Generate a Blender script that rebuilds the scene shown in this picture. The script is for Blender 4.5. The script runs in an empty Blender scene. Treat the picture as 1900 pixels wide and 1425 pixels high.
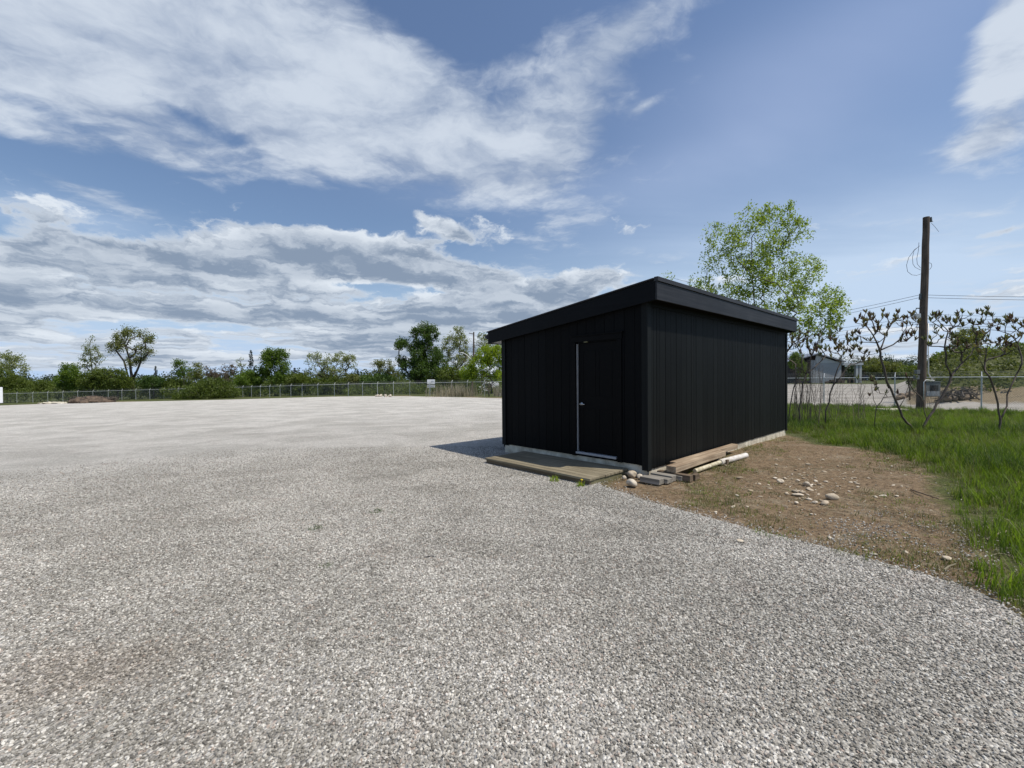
import bpy, bmesh, math, random
import numpy as np
from mathutils import Vector, Matrix

R = math.radians
scene = bpy.context.scene
col = scene.collection
rnd = random.Random(7)

# ------------------------------------------------------------------ camera
FPX = 805.0
CAMZ = 1.66
pitch, roll = R(-0.87), R(0.51)
f_ = Vector((0, math.cos(pitch), math.sin(pitch)))
r0 = Vector((1, 0, 0)); u0 = r0.cross(f_)
r_ = (r0 * math.cos(roll) - u0 * math.sin(roll)).normalized()
u_ = (u0 * math.cos(roll) + r0 * math.sin(roll)).normalized()
cam_data = bpy.data.cameras.new('camera')
cam_data.sensor_width = 36; cam_data.lens = 36 * FPX / 1900
cam_data.clip_start = 0.05; cam_data.clip_end = 6000
cam = bpy.data.objects.new('camera', cam_data)
m = Matrix.Identity(4)
for i in range(3):
    m[i][0] = r_[i]; m[i][1] = u_[i]; m[i][2] = -f_[i]
m[2][3] = CAMZ
cam.matrix_world = m
col.objects.link(cam); scene.camera = cam

# ------------------------------------------------------------------ sun, sky, exposure
SUN_EL = R(60)
sx, sy = 0.925, -0.38                       # horizontal direction towards the sun
sun_data = bpy.data.lights.new('sun', 'SUN')
sun_data.energy = 4.3; sun_data.angle = R(0.53); sun_data.color = (1.0, 0.94, 0.85)
sun = bpy.data.objects.new('sun', sun_data)
sdir = Vector((sx * math.cos(SUN_EL), sy * math.cos(SUN_EL), math.sin(SUN_EL))).normalized()
sun.rotation_euler = sdir.to_track_quat('Z', 'Y').to_euler()
sun.location = (0, 0, 60)
col.objects.link(sun)

world = bpy.data.worlds.new('World'); scene.world = world
world.use_nodes = True
WN = world.node_tree; WN.nodes.clear()


class NT:
    """small helper for wiring shader maths"""
    def __init__(s, tree): s.t = tree; s.n = tree.nodes; s.l = tree.links
    def new(s, typ, **kw):
        n = s.n.new(typ)
        for k, v in kw.items(): setattr(n, k, v)
        return n
    def put(s, sock, v):
        if isinstance(v, bpy.types.NodeSocket): s.l.new(v, sock)
        elif v is not None:
            try: sock.default_value = v
            except TypeError: sock.default_value = (*v, 1.0)
            except ValueError: sock.default_value = (*v, 1.0)
    def math(s, op, a, b=None, c=None, clamp=False):
        n = s.new('ShaderNodeMath', operation=op, use_clamp=clamp)
        s.put(n.inputs[0], a)
        if b is not None: s.put(n.inputs[1], b)
        if c is not None: s.put(n.inputs[2], c)
        return n.outputs[0]
    def vmath(s, op, a, b=None, out=0):
        n = s.new('ShaderNodeVectorMath', operation=op)
        s.put(n.inputs[0], a)
        if b is not None: s.put(n.inputs[1], b)
        return n.outputs[out]
    def comb(s, x, y, z=0.0):
        n = s.new('ShaderNodeCombineXYZ')
        s.put(n.inputs[0], x); s.put(n.inputs[1], y); s.put(n.inputs[2], z)
        return n.outputs[0]
    def sep(s, v):
        n = s.new('ShaderNodeSeparateXYZ'); s.put(n.inputs[0], v); return n.outputs
    def noise(s, vec, scale, detail=4, rough=0.5, dist=0.0, out=0, lac=2.0):
        n = s.new('ShaderNodeTexNoise')
        s.put(n.inputs['Vector'], vec); n.inputs['Scale'].default_value = scale
        n.inputs['Detail'].default_value = detail; n.inputs['Roughness'].default_value = rough
        n.inputs['Distortion'].default_value = dist; n.inputs['Lacunarity'].default_value = lac
        return n.outputs[out]
    def ramp(s, v, lo, hi, a=0.0, b=1.0, smooth=True):
        n = s.new('ShaderNodeMapRange', interpolation_type='SMOOTHSTEP' if smooth else 'LINEAR')
        s.put(n.inputs[0], v); n.inputs[1].default_value = lo; n.inputs[2].default_value = hi
        n.inputs[3].default_value = a; n.inputs[4].default_value = b
        return n.outputs[0]
    def mix(s, f, a, b, blend='MIX'):
        n = s.new('ShaderNodeMix', data_type='RGBA', blend_type=blend)
        s.put(n.inputs[0], f); s.put(n.inputs[6], a); s.put(n.inputs[7], b)
        return n.outputs[2]


def build_sky():
    w = NT(WN)
    out = w.new('ShaderNodeOutputWorld'); bg = w.new('ShaderNodeBackground')
    bg.inputs[1].default_value = 0.1
    w.l.new(bg.outputs[0], out.inputs[0])
    sky = w.new('ShaderNodeTexSky', sky_type='NISHITA', sun_disc=False)
    sky.sun_elevation = SUN_EL
    sky.sun_rotation = math.atan2(sx, sy)
    sky.altitude = 200; sky.air_density = 1.25; sky.dust_density = 1.2; sky.ozone_density = 1.6
    geo = w.new('ShaderNodeTexCoord')
    D = geo.outputs['Generated']
    X, Y, Z = w.sep(D)
    az = w.math('ARCTAN2', X, Y)
    el = w.math('ARCSINE', Z)
    zc = w.math('MAXIMUM', Z, 0.015)
    zc2 = w.math('ADD', zc, 0.05)
    P = w.comb(w.math('DIVIDE', X, zc2), w.math('DIVIDE', Y, zc2))

    def px_ae(px, py):
        v = f_ + r_ * ((px - 950) / FPX) + u_ * ((712.5 - py) / FPX); v.normalize()
        return math.atan2(v.x, v.y), math.asin(v.z)

    def blob(px, py, rx, ry, ang, wt):
        a0, e0 = px_ae(px, py)
        # radii given in pixels near that direction
        a1, _ = px_ae(px + rx, py); _, e1 = px_ae(px, py + ry)
        ra = abs(a1 - a0); re = abs(e1 - e0)
        t = R(ang); ct, st = math.cos(t), math.sin(t)
        da = w.math('SUBTRACT', az, a0); de = w.math('SUBTRACT', el, e0)
        u = w.math('DIVIDE', w.math('MULTIPLY_ADD', da, ct, w.math('MULTIPLY', de, st)), ra)
        v = w.math('DIVIDE', w.math('MULTIPLY_ADD', de, ct, w.math('MULTIPLY', da, -st)), re)
        q = w.math('MULTIPLY_ADD', u, u, w.math('MULTIPLY', v, v))
        return w.math('MULTIPLY', w.math('EXPONENT', w.math('MULTIPLY', q, -1.0)), wt)

    def total(bl):
        acc = 0.0
        for b in bl:
            v = blob(*b); acc = v if acc == 0.0 else w.math('ADD', acc, v)
        return acc
    # warp so edges are torn
    wn = w.noise(P, 1.1, 5, 0.6, out=1)
    Pw = w.vmath('ADD', P, w.vmath('SCALE', w.vmath('SUBTRACT', wn, (0.5, 0.5, 0.5))))
    Pw.node.inputs[1].links[0].from_node.inputs[3].default_value = 0.55
    # ---- high sheet of cloud (upper left, reaching right) and the bank in the upper right corner
    sheet = total([
        (120, 60, 330, 120, -8, 1.3), (480, 130, 320, 120, -12, 1.25), (820, 240, 240, 100, -25, 1.05), (-60, 120, 200, 90, 0, .6),
        (1060, 190, 130, 100, 10, .85), (1170, 55, 100, 45, 12, .8), (300, 290, 330, 42, -10, .75), (560, 300, 220, 50, -8, .4),
        (1040, 290, 60, 45, 30, .4), (60, 250, 140, 26, -3, .35), (1200, 195, 40, 12, 20, .5), (1270, 110, 30, 14, 0, .3),
        (140, 345, 140, 16, -14, .5), (1870, 90, 85, 150, -8, 1.2), (1830, 260, 110, 36, 12, .8), (1790, 30, 40, 50, 0, -.2),
        (60, 190, 190, 26, -6, -.75), (330, 205, 170, 24, -14, -.8), (40, 283, 140, 16, -4, -.7), (870, 30, 110, 55, 0, -.8), (960, 20, 60, 30, 0, -.4),
        (805, 210, 40, 16, 0, -.5), (1500, 200, 330, 200, 10, -.6), (600, 385, 330, 36, 0, -.6), (1230, 150, 50, 22, 20, -.35), (480, 350, 60, 20, 0, -.3)])
    n1 = w.noise(Pw, 2.3, 9, 0.62)
    sxy = w.vmath('MULTIPLY', Pw, (0.55, 1.5, 1.0))
    n1b = w.noise(sxy, 1.9, 6, 0.55)
    nn = w.math('MULTIPLY_ADD', n1, 0.95, w.math('MULTIPLY', n1b, 0.45))
    dsh = w.math('ADD', sheet, w.math('MULTIPLY', w.math('SUBTRACT', nn, 0.70), 2.5))
    a_sh = w.math('MULTIPLY', w.ramp(dsh, 0.05, 0.95), 0.95)
    # ---- thin veil over the right, brighter to the horizon
    vn = w.noise(w.vmath('MULTIPLY', P, (0.5, 1.1, 1)), 0.9, 5, 0.55, 0.4)
    veil_m = w.math('ADD', total([(1500, 470, 520, 150, 8, .60), (1250, 580, 600, 120, 0, .55), (1750, 600, 420, 160, 0, .72), (100, 400, 200, 36, 0, .45),
                                  (150, 640, 900, 60, 0, .5), (1380, 270, 380, 90, 14, .52), (1500, 90, 420, 90, 5, .34), (1000, 360, 260, 40, 0, .25)]), 0.03)
    a_ve = w.math('MULTIPLY', veil_m, w.ramp(vn, 0.25, 0.75, .55, 1.15), clamp=True)
    # ---- low cumulus and stratocumulus rows
    low = total([
        (190, 475, 190, 42, -3, 1.15), (420, 500, 200, 36, 0, .9), (600, 480, 190, 48, -4, 1.2), (780, 505, 170, 40, -8, 1.0), (530, 440, 60, 16, 0, .5), (950, 535, 170, 34, -10, .9), (20, 480, 60, 40, 0, .7),
        (840, 430, 40, 13, -25, 1.0), (780, 400, 30, 12, -40, .5), (1130, 515, 110, 18, -8, .55), (1050, 570, 150, 36, 0, .7), (1560, 655, 300, 24, 0, .6),
        (250, 570, 520, 26, 0, .76), (800, 580, 420, 30, 0, .78), (300, 640, 700, 55, 0, .70), (900, 640, 300, 45, 0, .66),
        (700, 532, 120, 8, 0, -.7), (120, 510, 110, 6, 0, -.4), (250, 600, 130, 9, 0, -.6), (850, 545, 100, 7, 0, -.4),
        (1440, 360, 330, 90, 0, -.5), (1840, 435, 80, 10, 8, .5), (1700, 476, 40, 5, 8, .5)])
    AE = w.comb(az, el, 0.0)
    puff = w.noise(w.vmath('MULTIPLY', AE, (9, 15, 1)), 1.6, 6, 0.6, out=1)
    Pc = w.comb(w.math('MULTIPLY', az, 4.6), w.math('DIVIDE', -3.0, w.math('ADD', zc, 0.235)), 3.3)
    Pc = w.vmath('ADD', Pc, w.vmath('MULTIPLY', w.vmath('SUBTRACT', puff, (0.5, 0.5, 0.5)), (0.55, 0.75, 0)))
    n2 = w.noise(Pc, 1.15, 8, 0.58)
    n2b = w.noise(w.vmath('ADD', Pc, (0.12, 0.26, 0.0)), 1.15, 5, 0.58)
    dl = w.math('ADD', low, w.math('MULTIPLY', w.math('SUBTRACT', n2, 0.575), 3.6))
    dl = w.math('SUBTRACT', dl, w.ramp(el, 0.34, 0.46, 0.0, 1.6))
    a_lo = w.math('MULTIPLY', w.ramp(dl, 0.0, 0.42), 0.95)
    lit = w.ramp(w.math('SUBTRACT', n2, n2b), -0.09, 0.13)      # facing up: bright, underneath: grey
    thick = w.ramp(dl, 0.2, 1.3)
    lit2 = w.math('MULTIPLY', lit, w.math('SUBTRACT', 1.0, w.math('MULTIPLY', thick, 0.45)), clamp=True)
    edge = w.math('SUBTRACT', 1.0, w.ramp(dl, 0.15, 0.75))
    lit3 = w.math('MAXIMUM', lit2, w.math('MULTIPLY', edge, 0.76), clamp=True)
    c_lo = w.mix(lit3, (2.5, 3.2, 4.3, 1), (8.0, 8.6, 9.3, 1))
    # colours are radiance before the 0.1 strength of the background
    sh_t = w.ramp(w.math('ADD', n1b, w.math('MULTIPLY', n1, 1.2)), 0.85, 1.30)
    c_sh = w.mix(sh_t, (3.1, 3.9, 5.4, 1), (6.5, 7.2, 8.2, 1))
    base = w.mix(1.0, sky.outputs[0], (0.94, 1.0, 1.12, 1), 'MULTIPLY')
    base = w.mix(w.ramp(Z, 0.0, 0.26, 1.0, 0.0), base, (4.6, 6.2, 8.8, 1))
    c = w.mix(a_ve, base, w.mix(w.ramp(Z, 0.15, 0.5), (5.5, 6.9, 8.8, 1), (4.0, 5.0, 7.4, 1)))
    c = w.mix(a_sh, c, c_sh)
    c = w.mix(a_lo, c, c_lo)
    # below the horizon: dim ground colour
    c = w.mix(w.ramp(Z, -0.02, 0.0), (1.6, 1.6, 1.4, 1), c)
    w.l.new(c, bg.inputs[0])


build_sky()
scene.view_settings.view_transform = 'Standard'
scene.view_settings.look = 'None'
scene.view_settings.exposure = 0.0
scene.view_settings.gamma = 1.0
scene.cycles.max_bounces = 6
scene.cycles.transparent_max_bounces = 8
scene.cycles.use_denoising = True


# ------------------------------------------------------------------ ground shape and placement helpers
def sstep(a, b, x):
    t = np.clip((x - a) / (b - a), 0, 1); return t * t * (3 - 2 * t)


def H(x, y):
    x = np.asarray(x, float); y = np.asarray(y, float)
    r = np.hypot(x, y)
    hl = -0.0155 * np.maximum(0, r - 12) - 0.008 * np.maximum(0, -x - 20)
    hl = np.maximum(hl, -2.9)
    hr = np.maximum(-0.0155 * np.maximum(0, r - 12), -0.38) + 0.38 * sstep(50, 82, r)
    w = sstep(6, 26, x - 0.2 * y)
    u = x / np.maximum(y, 1.0)
    bank = 3.4 * sstep(34, 52, r) * sstep(.90, 1.02, u) * (x > 15) * (1 - sstep(90, 140, r))      # the overgrown bank on the right
    return hl * (1 - w) + hr * w + bank


def h1(x, y): return float(H(x, y))


def ray(px, py):
    return f_ + r_ * ((px - 950) / FPX) + u_ * ((712.5 - py) / FPX)


def at(px, py, Y):
    """point seen at a photo pixel, at distance Y in front of the camera"""
    v = ray(px, py); k = Y / v.y
    return Vector((v.x * k, Y, CAMZ + v.z * k))


def gnd(px, py, up=0.0):
    """point of the ground seen at a photo pixel"""
    v = ray(px, py); t = 1.0
    lo, hi = 0.5, 400.0
    def g(k): return CAMZ + v.z * k - h1(v.x * k, v.y * k) - up
    for _ in range(60):
        mid = (lo + hi) / 2
        if g(mid) > 0: lo = mid
        else: hi = mid
    return Vector((v.x * lo, v.y * lo, h1(v.x * lo, v.y * lo) + up))


def on(px, Y, up=0.0):
    """ground point under pixel column px at distance Y"""
    v = ray(px, 700); x = v.x / v.y * Y
    return Vector((x, Y, h1(x, Y) + up))


# ------------------------------------------------------------------ mesh helpers
class MB:
    def __init__(s): s.v = []; s.f = []
    def add(s, v, f):
        o = len(s.v); s.v.extend([tuple(p) for p in v]); s.f.extend([tuple(i + o for i in q) for q in f])
    def box(s, a, b, M=None):
        (x0, y0, z0), (x1, y1, z1) = a, b
        v = [Vector(p) for p in ((x0, y0, z0), (x1, y0, z0), (x1, y1, z0), (x0, y1, z0), (x0, y0, z1), (x1, y0, z1), (x1, y1, z1), (x0, y1, z1))]
        if M is not None: v = [M @ p for p in v]
        s.add(v, [(0, 3, 2, 1), (4, 5, 6, 7), (0, 1, 5, 4), (1, 2, 6, 5), (2, 3, 7, 6), (3, 0, 4, 7)])
    def prism(s, poly, d):
        """poly: list of 3d points, extruded by vector d"""
        n = len(poly); d = Vector(d)
        v = [Vector(p) for p in poly] + [Vector(p) + d for p in poly]
        f = [tuple(range(n - 1, -1, -1)), tuple(range(n, 2 * n))]
        f += [(i, (i + 1) % n, (i + 1) % n + n, i + n) for i in range(n)]
        s.add(v, f)
    def tube(s, pts, rad, n=6, cap=True):
        pts = [Vector(p) for p in pts]
        if not hasattr(rad, '__len__'): rad = [rad] * len(pts)
        base = len(s.v); prev = None
        for i, p in enumerate(pts):
            t = (pts[min(i + 1, len(pts) - 1)] - pts[max(i - 1, 0)])
            if t.length < 1e-9: t = Vector((0, 0, 1))
            t.normalize()
            if prev is None:
                a = Vector((1, 0, 0)) if abs(t.x) < .8 else Vector((0, 1, 0))
                prev = (a - t * a.dot(t)).normalized()
            else:
                prev = (prev - t * prev.dot(t))
                prev = prev.normalized() if prev.length > 1e-6 else Vector((1, 0, 0))
            b = t.cross(prev)
            for k in range(n):
                an = 2 * math.pi * k / n
                s.v.append(tuple(p + (prev * math.cos(an) + b * math.sin(an)) * rad[i]))
        for i in range(len(pts) - 1):
            for k in range(n):
                a = base + i * n + k; b_ = base + i * n + (k + 1) % n
                s.f.append((a, b_, b_ + n, a + n))
        if cap:
            s.f.append(tuple(base + k for k in range(n - 1, -1, -1)))
            e = base + (len(pts) - 1) * n
            s.f.append(tuple(e + k for k in range(n)))
    def build(s, name, mat, parent=None, smooth=False, bevel=0.0):
        me = bpy.data.meshes.new(name)
        me.from_pydata(s.v, [], s.f); me.validate(); me.update()
        return link(name, me, mat, parent, smooth, bevel)


def link(name, me, mat, parent=None, smooth=False, bevel=0.0):
    o = bpy.data.objects.new(name, me); col.objects.link(o)
    mats = mat if isinstance(mat, (list, tuple)) else [mat]
    for mm in mats: me.materials.append(mm)
    if smooth: me.polygons.foreach_set('use_smooth', [True] * len(me.polygons))
    if bevel:
        b = o.modifiers.new('bevel', 'BEVEL'); b.width = bevel; b.segments = 2; b.limit_method = 'ANGLE'
    if parent: o.parent = parent
    return o


def tag(o, label=None, cat=None, group=None, kind=None):
    if label: o['label'] = label
    if cat: o['category'] = cat
    if group: o['group'] = group
    if kind: o['kind'] = kind
    return o


def empty(name, loc, rz=0.0):
    o = bpy.data.objects.new(name, None); o.empty_display_size = .3
    o.location = loc; o.rotation_euler = (0, 0, rz); col.objects.link(o)
    return o


# ------------------------------------------------------------------ materials
def new_mat(name):
    mt = bpy.data.materials.new(name); mt.use_nodes = True
    mt.node_tree.nodes.clear()
    w = NT(mt.node_tree)
    out = w.new('ShaderNodeOutputMaterial'); b = w.new('ShaderNodeBsdfPrincipled')
    w.l.new(b.outputs[0], out.inputs[0])
    return mt, w, b, out


def plain(name, rgb, rough=0.7, var=0.15, scale=6.0, metallic=0.0, bump=0.0, bscale=60.0, spec=None, dark=None):
    mt, w, b, out = new_mat(name)
    tc = w.new('ShaderNodeTexCoord').outputs['Object']
    n = w.noise(tc, scale, 6, 0.6)
    k = w.ramp(n, 0.25, 0.75)
    c0 = dark if dark else tuple(c * (1 - var) for c in rgb)
    c1 = tuple(min(1, c * (1 + var)) for c in rgb)
    w.put(b.inputs['Base Color'], w.mix(k, (*c0, 1), (*c1, 1)))
    b.inputs['Roughness'].default_value = rough; b.inputs['Metallic'].default_value = metallic
    if spec is not None: b.inputs['Specular IOR Level'].default_value = spec
    if bump:
        bn = w.new('ShaderNodeBump'); bn.inputs['Strength'].default_value = 1.0; bn.inputs['Distance'].default_value = bump
        w.put(bn.inputs['Height'], w.noise(tc, bscale, 5, 0.65)); w.l.new(bn.outputs[0], b.inputs['Normal'])
    return mt


def wood(name, c0, c1, axis='X', scale=1.0, rough=0.75, bump=0.002, spec=0.3, streak=26.0):
    """sawn timber: grain stretched along the board"""
    mt, w, b, out = new_mat(name)
    tc = w.new('ShaderNodeTexCoord').outputs['Object']
    st = {'X': (0.7, streak, streak), 'Y': (streak, 0.7, streak), 'Z': (streak, streak, 0.7)}[axis]
    v = w.vmath('MULTIPLY', tc, st)
    g = w.noise(v, scale, 5, 0.65)
    big = w.noise(tc, 1.7, 4, 0.6)
    isl = w.new('ShaderNodeNewGeometry').outputs['Random Per Island']
    k = w.math('ADD', w.math('MULTIPLY', g, 0.7), w.math('ADD', w.math('MULTIPLY', big, 0.35), w.math('MULTIPLY_ADD', isl, 0.3, -0.18)))
    w.put(b.inputs['Base Color'], w.mix(w.ramp(k, 0.3, 0.72), (*c0, 1), (*c1, 1)))
    b.inputs['Roughness'].default_value = rough; b.inputs['Specular IOR Level'].default_value = spec
    bn = w.new('ShaderNodeBump'); bn.inputs['Distance'].default_value = bump
    w.put(bn.inputs['Height'], g); w.l.new(bn.outputs[0], b.inputs['Normal'])
    return mt


def leafy(name, c0, c1, trans=0.45, rough=0.55):
    """leaves: each leaf its own tone, light passes through"""
    mt = bpy.data.materials.new(name); mt.use_nodes = True; mt.node_tree.nodes.clear()
    w = NT(mt.node_tree)
    out = w.new('ShaderNodeOutputMaterial'); b = w.new('ShaderNodeBsdfPrincipled'); tr = w.new('ShaderNodeBsdfTranslucent')
    ms = w.new('ShaderNodeMixShader'); ms.inputs[0].default_value = trans
    isl = w.new('ShaderNodeNewGeometry').outputs['Random Per Island']
    oi = w.new('ShaderNodeObjectInfo').outputs['Random']
    tc = w.new('ShaderNodeTexCoord').outputs['Object']
    k = w.math('ADD', w.math('MULTIPLY', isl, 0.5), w.math('ADD', w.math('MULTIPLY', oi, 0.25), w.math('MULTIPLY_ADD', w.noise(tc, 0.9, 3), 0.9, -0.32)), clamp=True)
    c = w.mix(k, (*c0, 1), (*c1, 1))
    w.put(b.inputs['Base Color'], c)
    w.put(tr.inputs[0], w.mix(1.0, c, (1.25, 1.3, 0.6, 1), 'MULTIPLY'))
    b.inputs['Roughness'].default_value = rough; b.inputs['Specular IOR Level'].default_value = 0.3
    w.l.new(b.outputs[0], ms.inputs[1]); w.l.new(tr.outputs[0], ms.inputs[2]); w.l.new(ms.outputs[0], out.inputs[0])
    return mt


def stone_mat(name, tones, scale=9.0, rough=0.85, instanced=False, wpos=False):
    mt, w, b, out = new_mat(name)
    oi = w.new('ShaderNodeObjectInfo').outputs['Random']
    cr = w.new('ShaderNodeValToRGB'); w.l.new(oi, cr.inputs[0])
    cr.color_ramp.interpolation = 'CONSTANT' if instanced else 'LINEAR'
    el = cr.color_ramp.elements
    for i, (p, c) in enumerate(tones):
        e = el[i] if i < 2 else el.new(p)
        e.position = p; e.color = (*c, 1)
    tc = w.new('ShaderNodeTexCoord').outputs['Object']
    n = w.noise(tc, scale, 4, 0.6)
    c = w.mix(1.0, cr.outputs[0], w.mix(w.ramp(n, 0.25, 0.75), (0.78, 0.77, 0.75, 1), (1.12, 1.12, 1.12, 1)), 'MULTIPLY')
    if wpos:
        pos = w.new('ShaderNodeNewGeometry').outputs['Position']
        c = gravel_tint(w, pos, c)
    w.put(b.inputs['Base Color'], c)
    b.inputs['Roughness'].default_value = rough; b.inputs['Specular IOR Level'].default_value = 0.35
    return mt


def gravel_tint(w, pos, c):
    """rusty and dusty stains lying on the yard, fixed to places"""
    big = w.noise(pos, 0.55, 4, 0.6, 0.4)
    med = w.noise(w.vmath('ADD', pos, (31, 7, 0)), 1.5, 4, 0.6)
    c = w.mix(w.math('MULTIPLY', w.ramp(med, 0.58, 0.78), 0.28), c, (0.72, 0.58, 0.53, 1), 'MULTIPLY')
    # one brown patch near the lower left
    p = gnd(170, 1245)
    d = w.vmath('MULTIPLY', w.vmath('SUBTRACT', pos, (p.x, p.y, 0)), (1.5, 2.6, 0))
    dd = w.vmath('LENGTH', d, out=1)
    pn = w.math('MULTIPLY', w.ramp(w.math('ADD', dd, w.math('MULTIPLY', med, 1.0)), 0.6, 1.7, 1.0, 0.0), 0.26)
    c = w.mix(pn, c, (0.62, 0.47, 0.36, 1), 'MULTIPLY')
    c = w.mix(w.ramp(big, 0.38, 0.62), w.mix(1.0, c, (0.80, 0.80, 0.79, 1), 'MULTIPLY'), c)
    rut = w.noise(w.vmath('MULTIPLY', pos, (0.28, 0.75, 1)), 0.9, 3, 0.5, 0.6)
    c = w.mix(w.ramp(w.math('ABSOLUTE', w.math('SUBTRACT', rut, 0.5)), 0.0, 0.03, 0.40, 0.0), c, (0.78, 0.77, 0.75, 1), 'MULTIPLY')
    return c


def gravel_mat():
    mt, w, b, out = new_mat('crushed limestone')
    pos = w.new('ShaderNodeNewGeometry').outputs['Position']
    def cells(scale, off, stretch=(1, 1, 1)):
        vo = w.new('ShaderNodeTexVoronoi', feature='F1'); vo.inputs['Scale'].default_value = scale
        vo.inputs['Randomness'].default_value = 1.0
        w.put(vo.inputs['Vector'], w.vmath('ADD', w.vmath('MULTIPLY', pos, stretch), off))
        return vo
    v1 = cells(62, (0, 0, 0)); v2 = cells(32, (3.1, 1.7, 0))
    def tone(v):
        cr = w.new('ShaderNodeValToRGB'); w.l.new(w.sep(v.outputs['Color'])[0], cr.inputs[0])
        cr.color_ramp.interpolation = 'CONSTANT'
        e = cr.color_ramp.elements
        tones = [(0, (.24, .227, .20)), (.18, (.33, .31, .275)), (.40, (.43, .408, .362)), (.60, (.55, .522, .467)), (.80, (.76, .73, .66)), (.95, (.48, .40, .34))]
        for i, (p, c) in enumerate(tones):
            q = e[i] if i < 2 else e.new(p); q.position = p; q.color = (*c, 1)
        return cr.outputs[0]
    pick = w.ramp(w.noise(pos, 18, 2), 0.45, 0.55)
    c = w.mix(w.math('MULTIPLY', pick, 0.5), tone(v1), tone(v2))
    # far off the stones merge into a dusty top, distance brightness put into its colour
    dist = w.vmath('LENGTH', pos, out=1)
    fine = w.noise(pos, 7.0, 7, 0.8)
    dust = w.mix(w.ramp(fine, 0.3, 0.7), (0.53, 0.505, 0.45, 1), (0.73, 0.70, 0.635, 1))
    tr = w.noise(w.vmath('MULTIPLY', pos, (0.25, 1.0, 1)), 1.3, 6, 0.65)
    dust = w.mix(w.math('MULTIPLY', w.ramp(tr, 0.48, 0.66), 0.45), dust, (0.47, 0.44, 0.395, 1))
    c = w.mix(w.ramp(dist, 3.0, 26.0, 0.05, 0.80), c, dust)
    c = gravel_tint(w, pos, c)
    w.put(b.inputs['Base Color'], c); b.inputs['Roughness'].default_value = 0.9; b.inputs['Specular IOR Level'].default_value = 0.25
    bn = w.new('ShaderNodeBump'); bn.inputs['Distance'].default_value = 0.018; bn.inputs['Strength'].default_value = 0.9
    hgt = w.math('ADD', w.math('MULTIPLY', v1.outputs['Distance'], -1.0), w.math('MULTIPLY', w.sep(v1.outputs['Color'])[1], 0.4))
    w.put(bn.inputs['Height'], hgt); w.l.new(bn.outputs[0], b.inputs['Normal'])
    return mt


def ground_mat():
    """soil, dead thatch and turf, driven by the painted cover of the ground sheet"""
    mt, w, b, out = new_mat('soil and turf')
    pos = w.new('ShaderNodeNewGeometry').outputs['Position']
    at_ = w.new('ShaderNodeAttribute', attribute_name='cover'); dirt, pale, bank = w.sep(at_.outputs['Color'])
    n1 = w.noise(pos, 2.2, 8, 0.65); n2 = w.noise(pos, 14, 6, 0.7); n3 = w.noise(pos, 60, 4, 0.7)
    soil = w.mix(w.ramp(w.math('ADD', w.math('MULTIPLY', n2, 0.6), w.math('MULTIPLY', n3, 0.4)), 0.35, 0.68), (0.085, 0.056, 0.032, 1), (0.32, 0.235, 0.145, 1))
    soil = w.mix(w.math('MULTIPLY', w.ramp(n1, 0.5, 0.72), 0.5), soil, (0.34, 0.29, 0.21, 1))
    turf = w.mix(w.ramp(n2, 0.3, 0.7), (0.04, 0.05, 0.015, 1), (0.11, 0.125, 0.04, 1))
    turf = w.mix(w.ramp(n3, 0.55, 0.75), turf, (0.13, 0.12, 0.05, 1))
    k = w.ramp(w.math('ADD', dirt, w.math('MULTIPLY_ADD', n1, 0.6, -0.3)), 0.35, 0.65)
    c = w.mix(k, turf, soil)
    lot = w.mix(w.ramp(w.noise(w.vmath('MULTIPLY', pos, (.12, .5, 1)), 1.0, 6, .7), 0.35, 0.62), (0.27, 0.25, 0.215, 1), (0.44, 0.41, 0.36, 1))
    c = w.mix(w.ramp(w.math('ADD', pale, w.math('MULTIPLY_ADD', n2, 0.4, -0.2)), 0.4, 0.6), c, lot)
    dead = w.mix(w.ramp(n2, 0.3, 0.7), (0.16, 0.12, 0.075, 1), (0.30, 0.25, 0.16, 1))
    c = w.mix(w.ramp(w.math('ADD', bank, w.math('MULTIPLY_ADD', n1, 0.8, -0.4)), 0.35, 0.65), c, dead)
    w.put(b.inputs['Base Color'], c); b.inputs['Roughness'].default_value = 0.95; b.inputs['Specular IOR Level'].default_value = 0.15
    bn = w.new('ShaderNodeBump'); bn.inputs['Distance'].default_value = 0.03
    w.put(bn.inputs['Height'], w.math('ADD', n2, w.math('MULTIPLY', n3, 0.4))); w.l.new(bn.outputs[0], b.inputs['Normal'])
    return mt


M = {}
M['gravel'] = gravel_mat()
M['ground'] = ground_mat()
M['gravel_stone'] = stone_mat('limestone chips', [(0, (.19, .178, .155)), (.16, (.29, .272, .238)), (.38, (.40, .378, .333)), (.60, (.52, .492, .437)), (.80, (.76, .73, .66)), (.96, (.48, .40, .335))], 70, 0.9, True, True)
M['field_stone'] = stone_mat('field stone', [(0, (.36, .29, .20)), (.5, (.52, .44, .33)), (1.0, (.66, .59, .48))], 22, 0.8)
def black_mat(name, c0, c1, axis, rough, spec, bump=0.0012):
    return wood(name, c0, c1, axis, 1.0, rough, bump, spec, 40.0)
M['black_side'] = black_mat('black side siding', (.0018, .0023, .0022), (.0055, .0065, .0062), 'Z', 0.6, 0.14)
M['black_front'] = black_mat('black front siding', (.0012, .0014, .0016), (.003, .0034, .004), 'Z', 0.65, 0.10)  # darker black than the side siding, also on back wall and soffit
M['fascia_x'] = black_mat('weathered black fascia board', (.016, .017, .020), (.040, .041, .045), 'X', 0.55, 0.2)
M['fascia_y'] = black_mat('black rake board', (.0025, .003, .004), (.0055, .0065, .008), 'Y', 0.6, 0.12)
M['trim'] = black_mat('black corner trim', (.004, .005, .005), (.010, .012, .012), 'Z', 0.6, 0.15)
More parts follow.
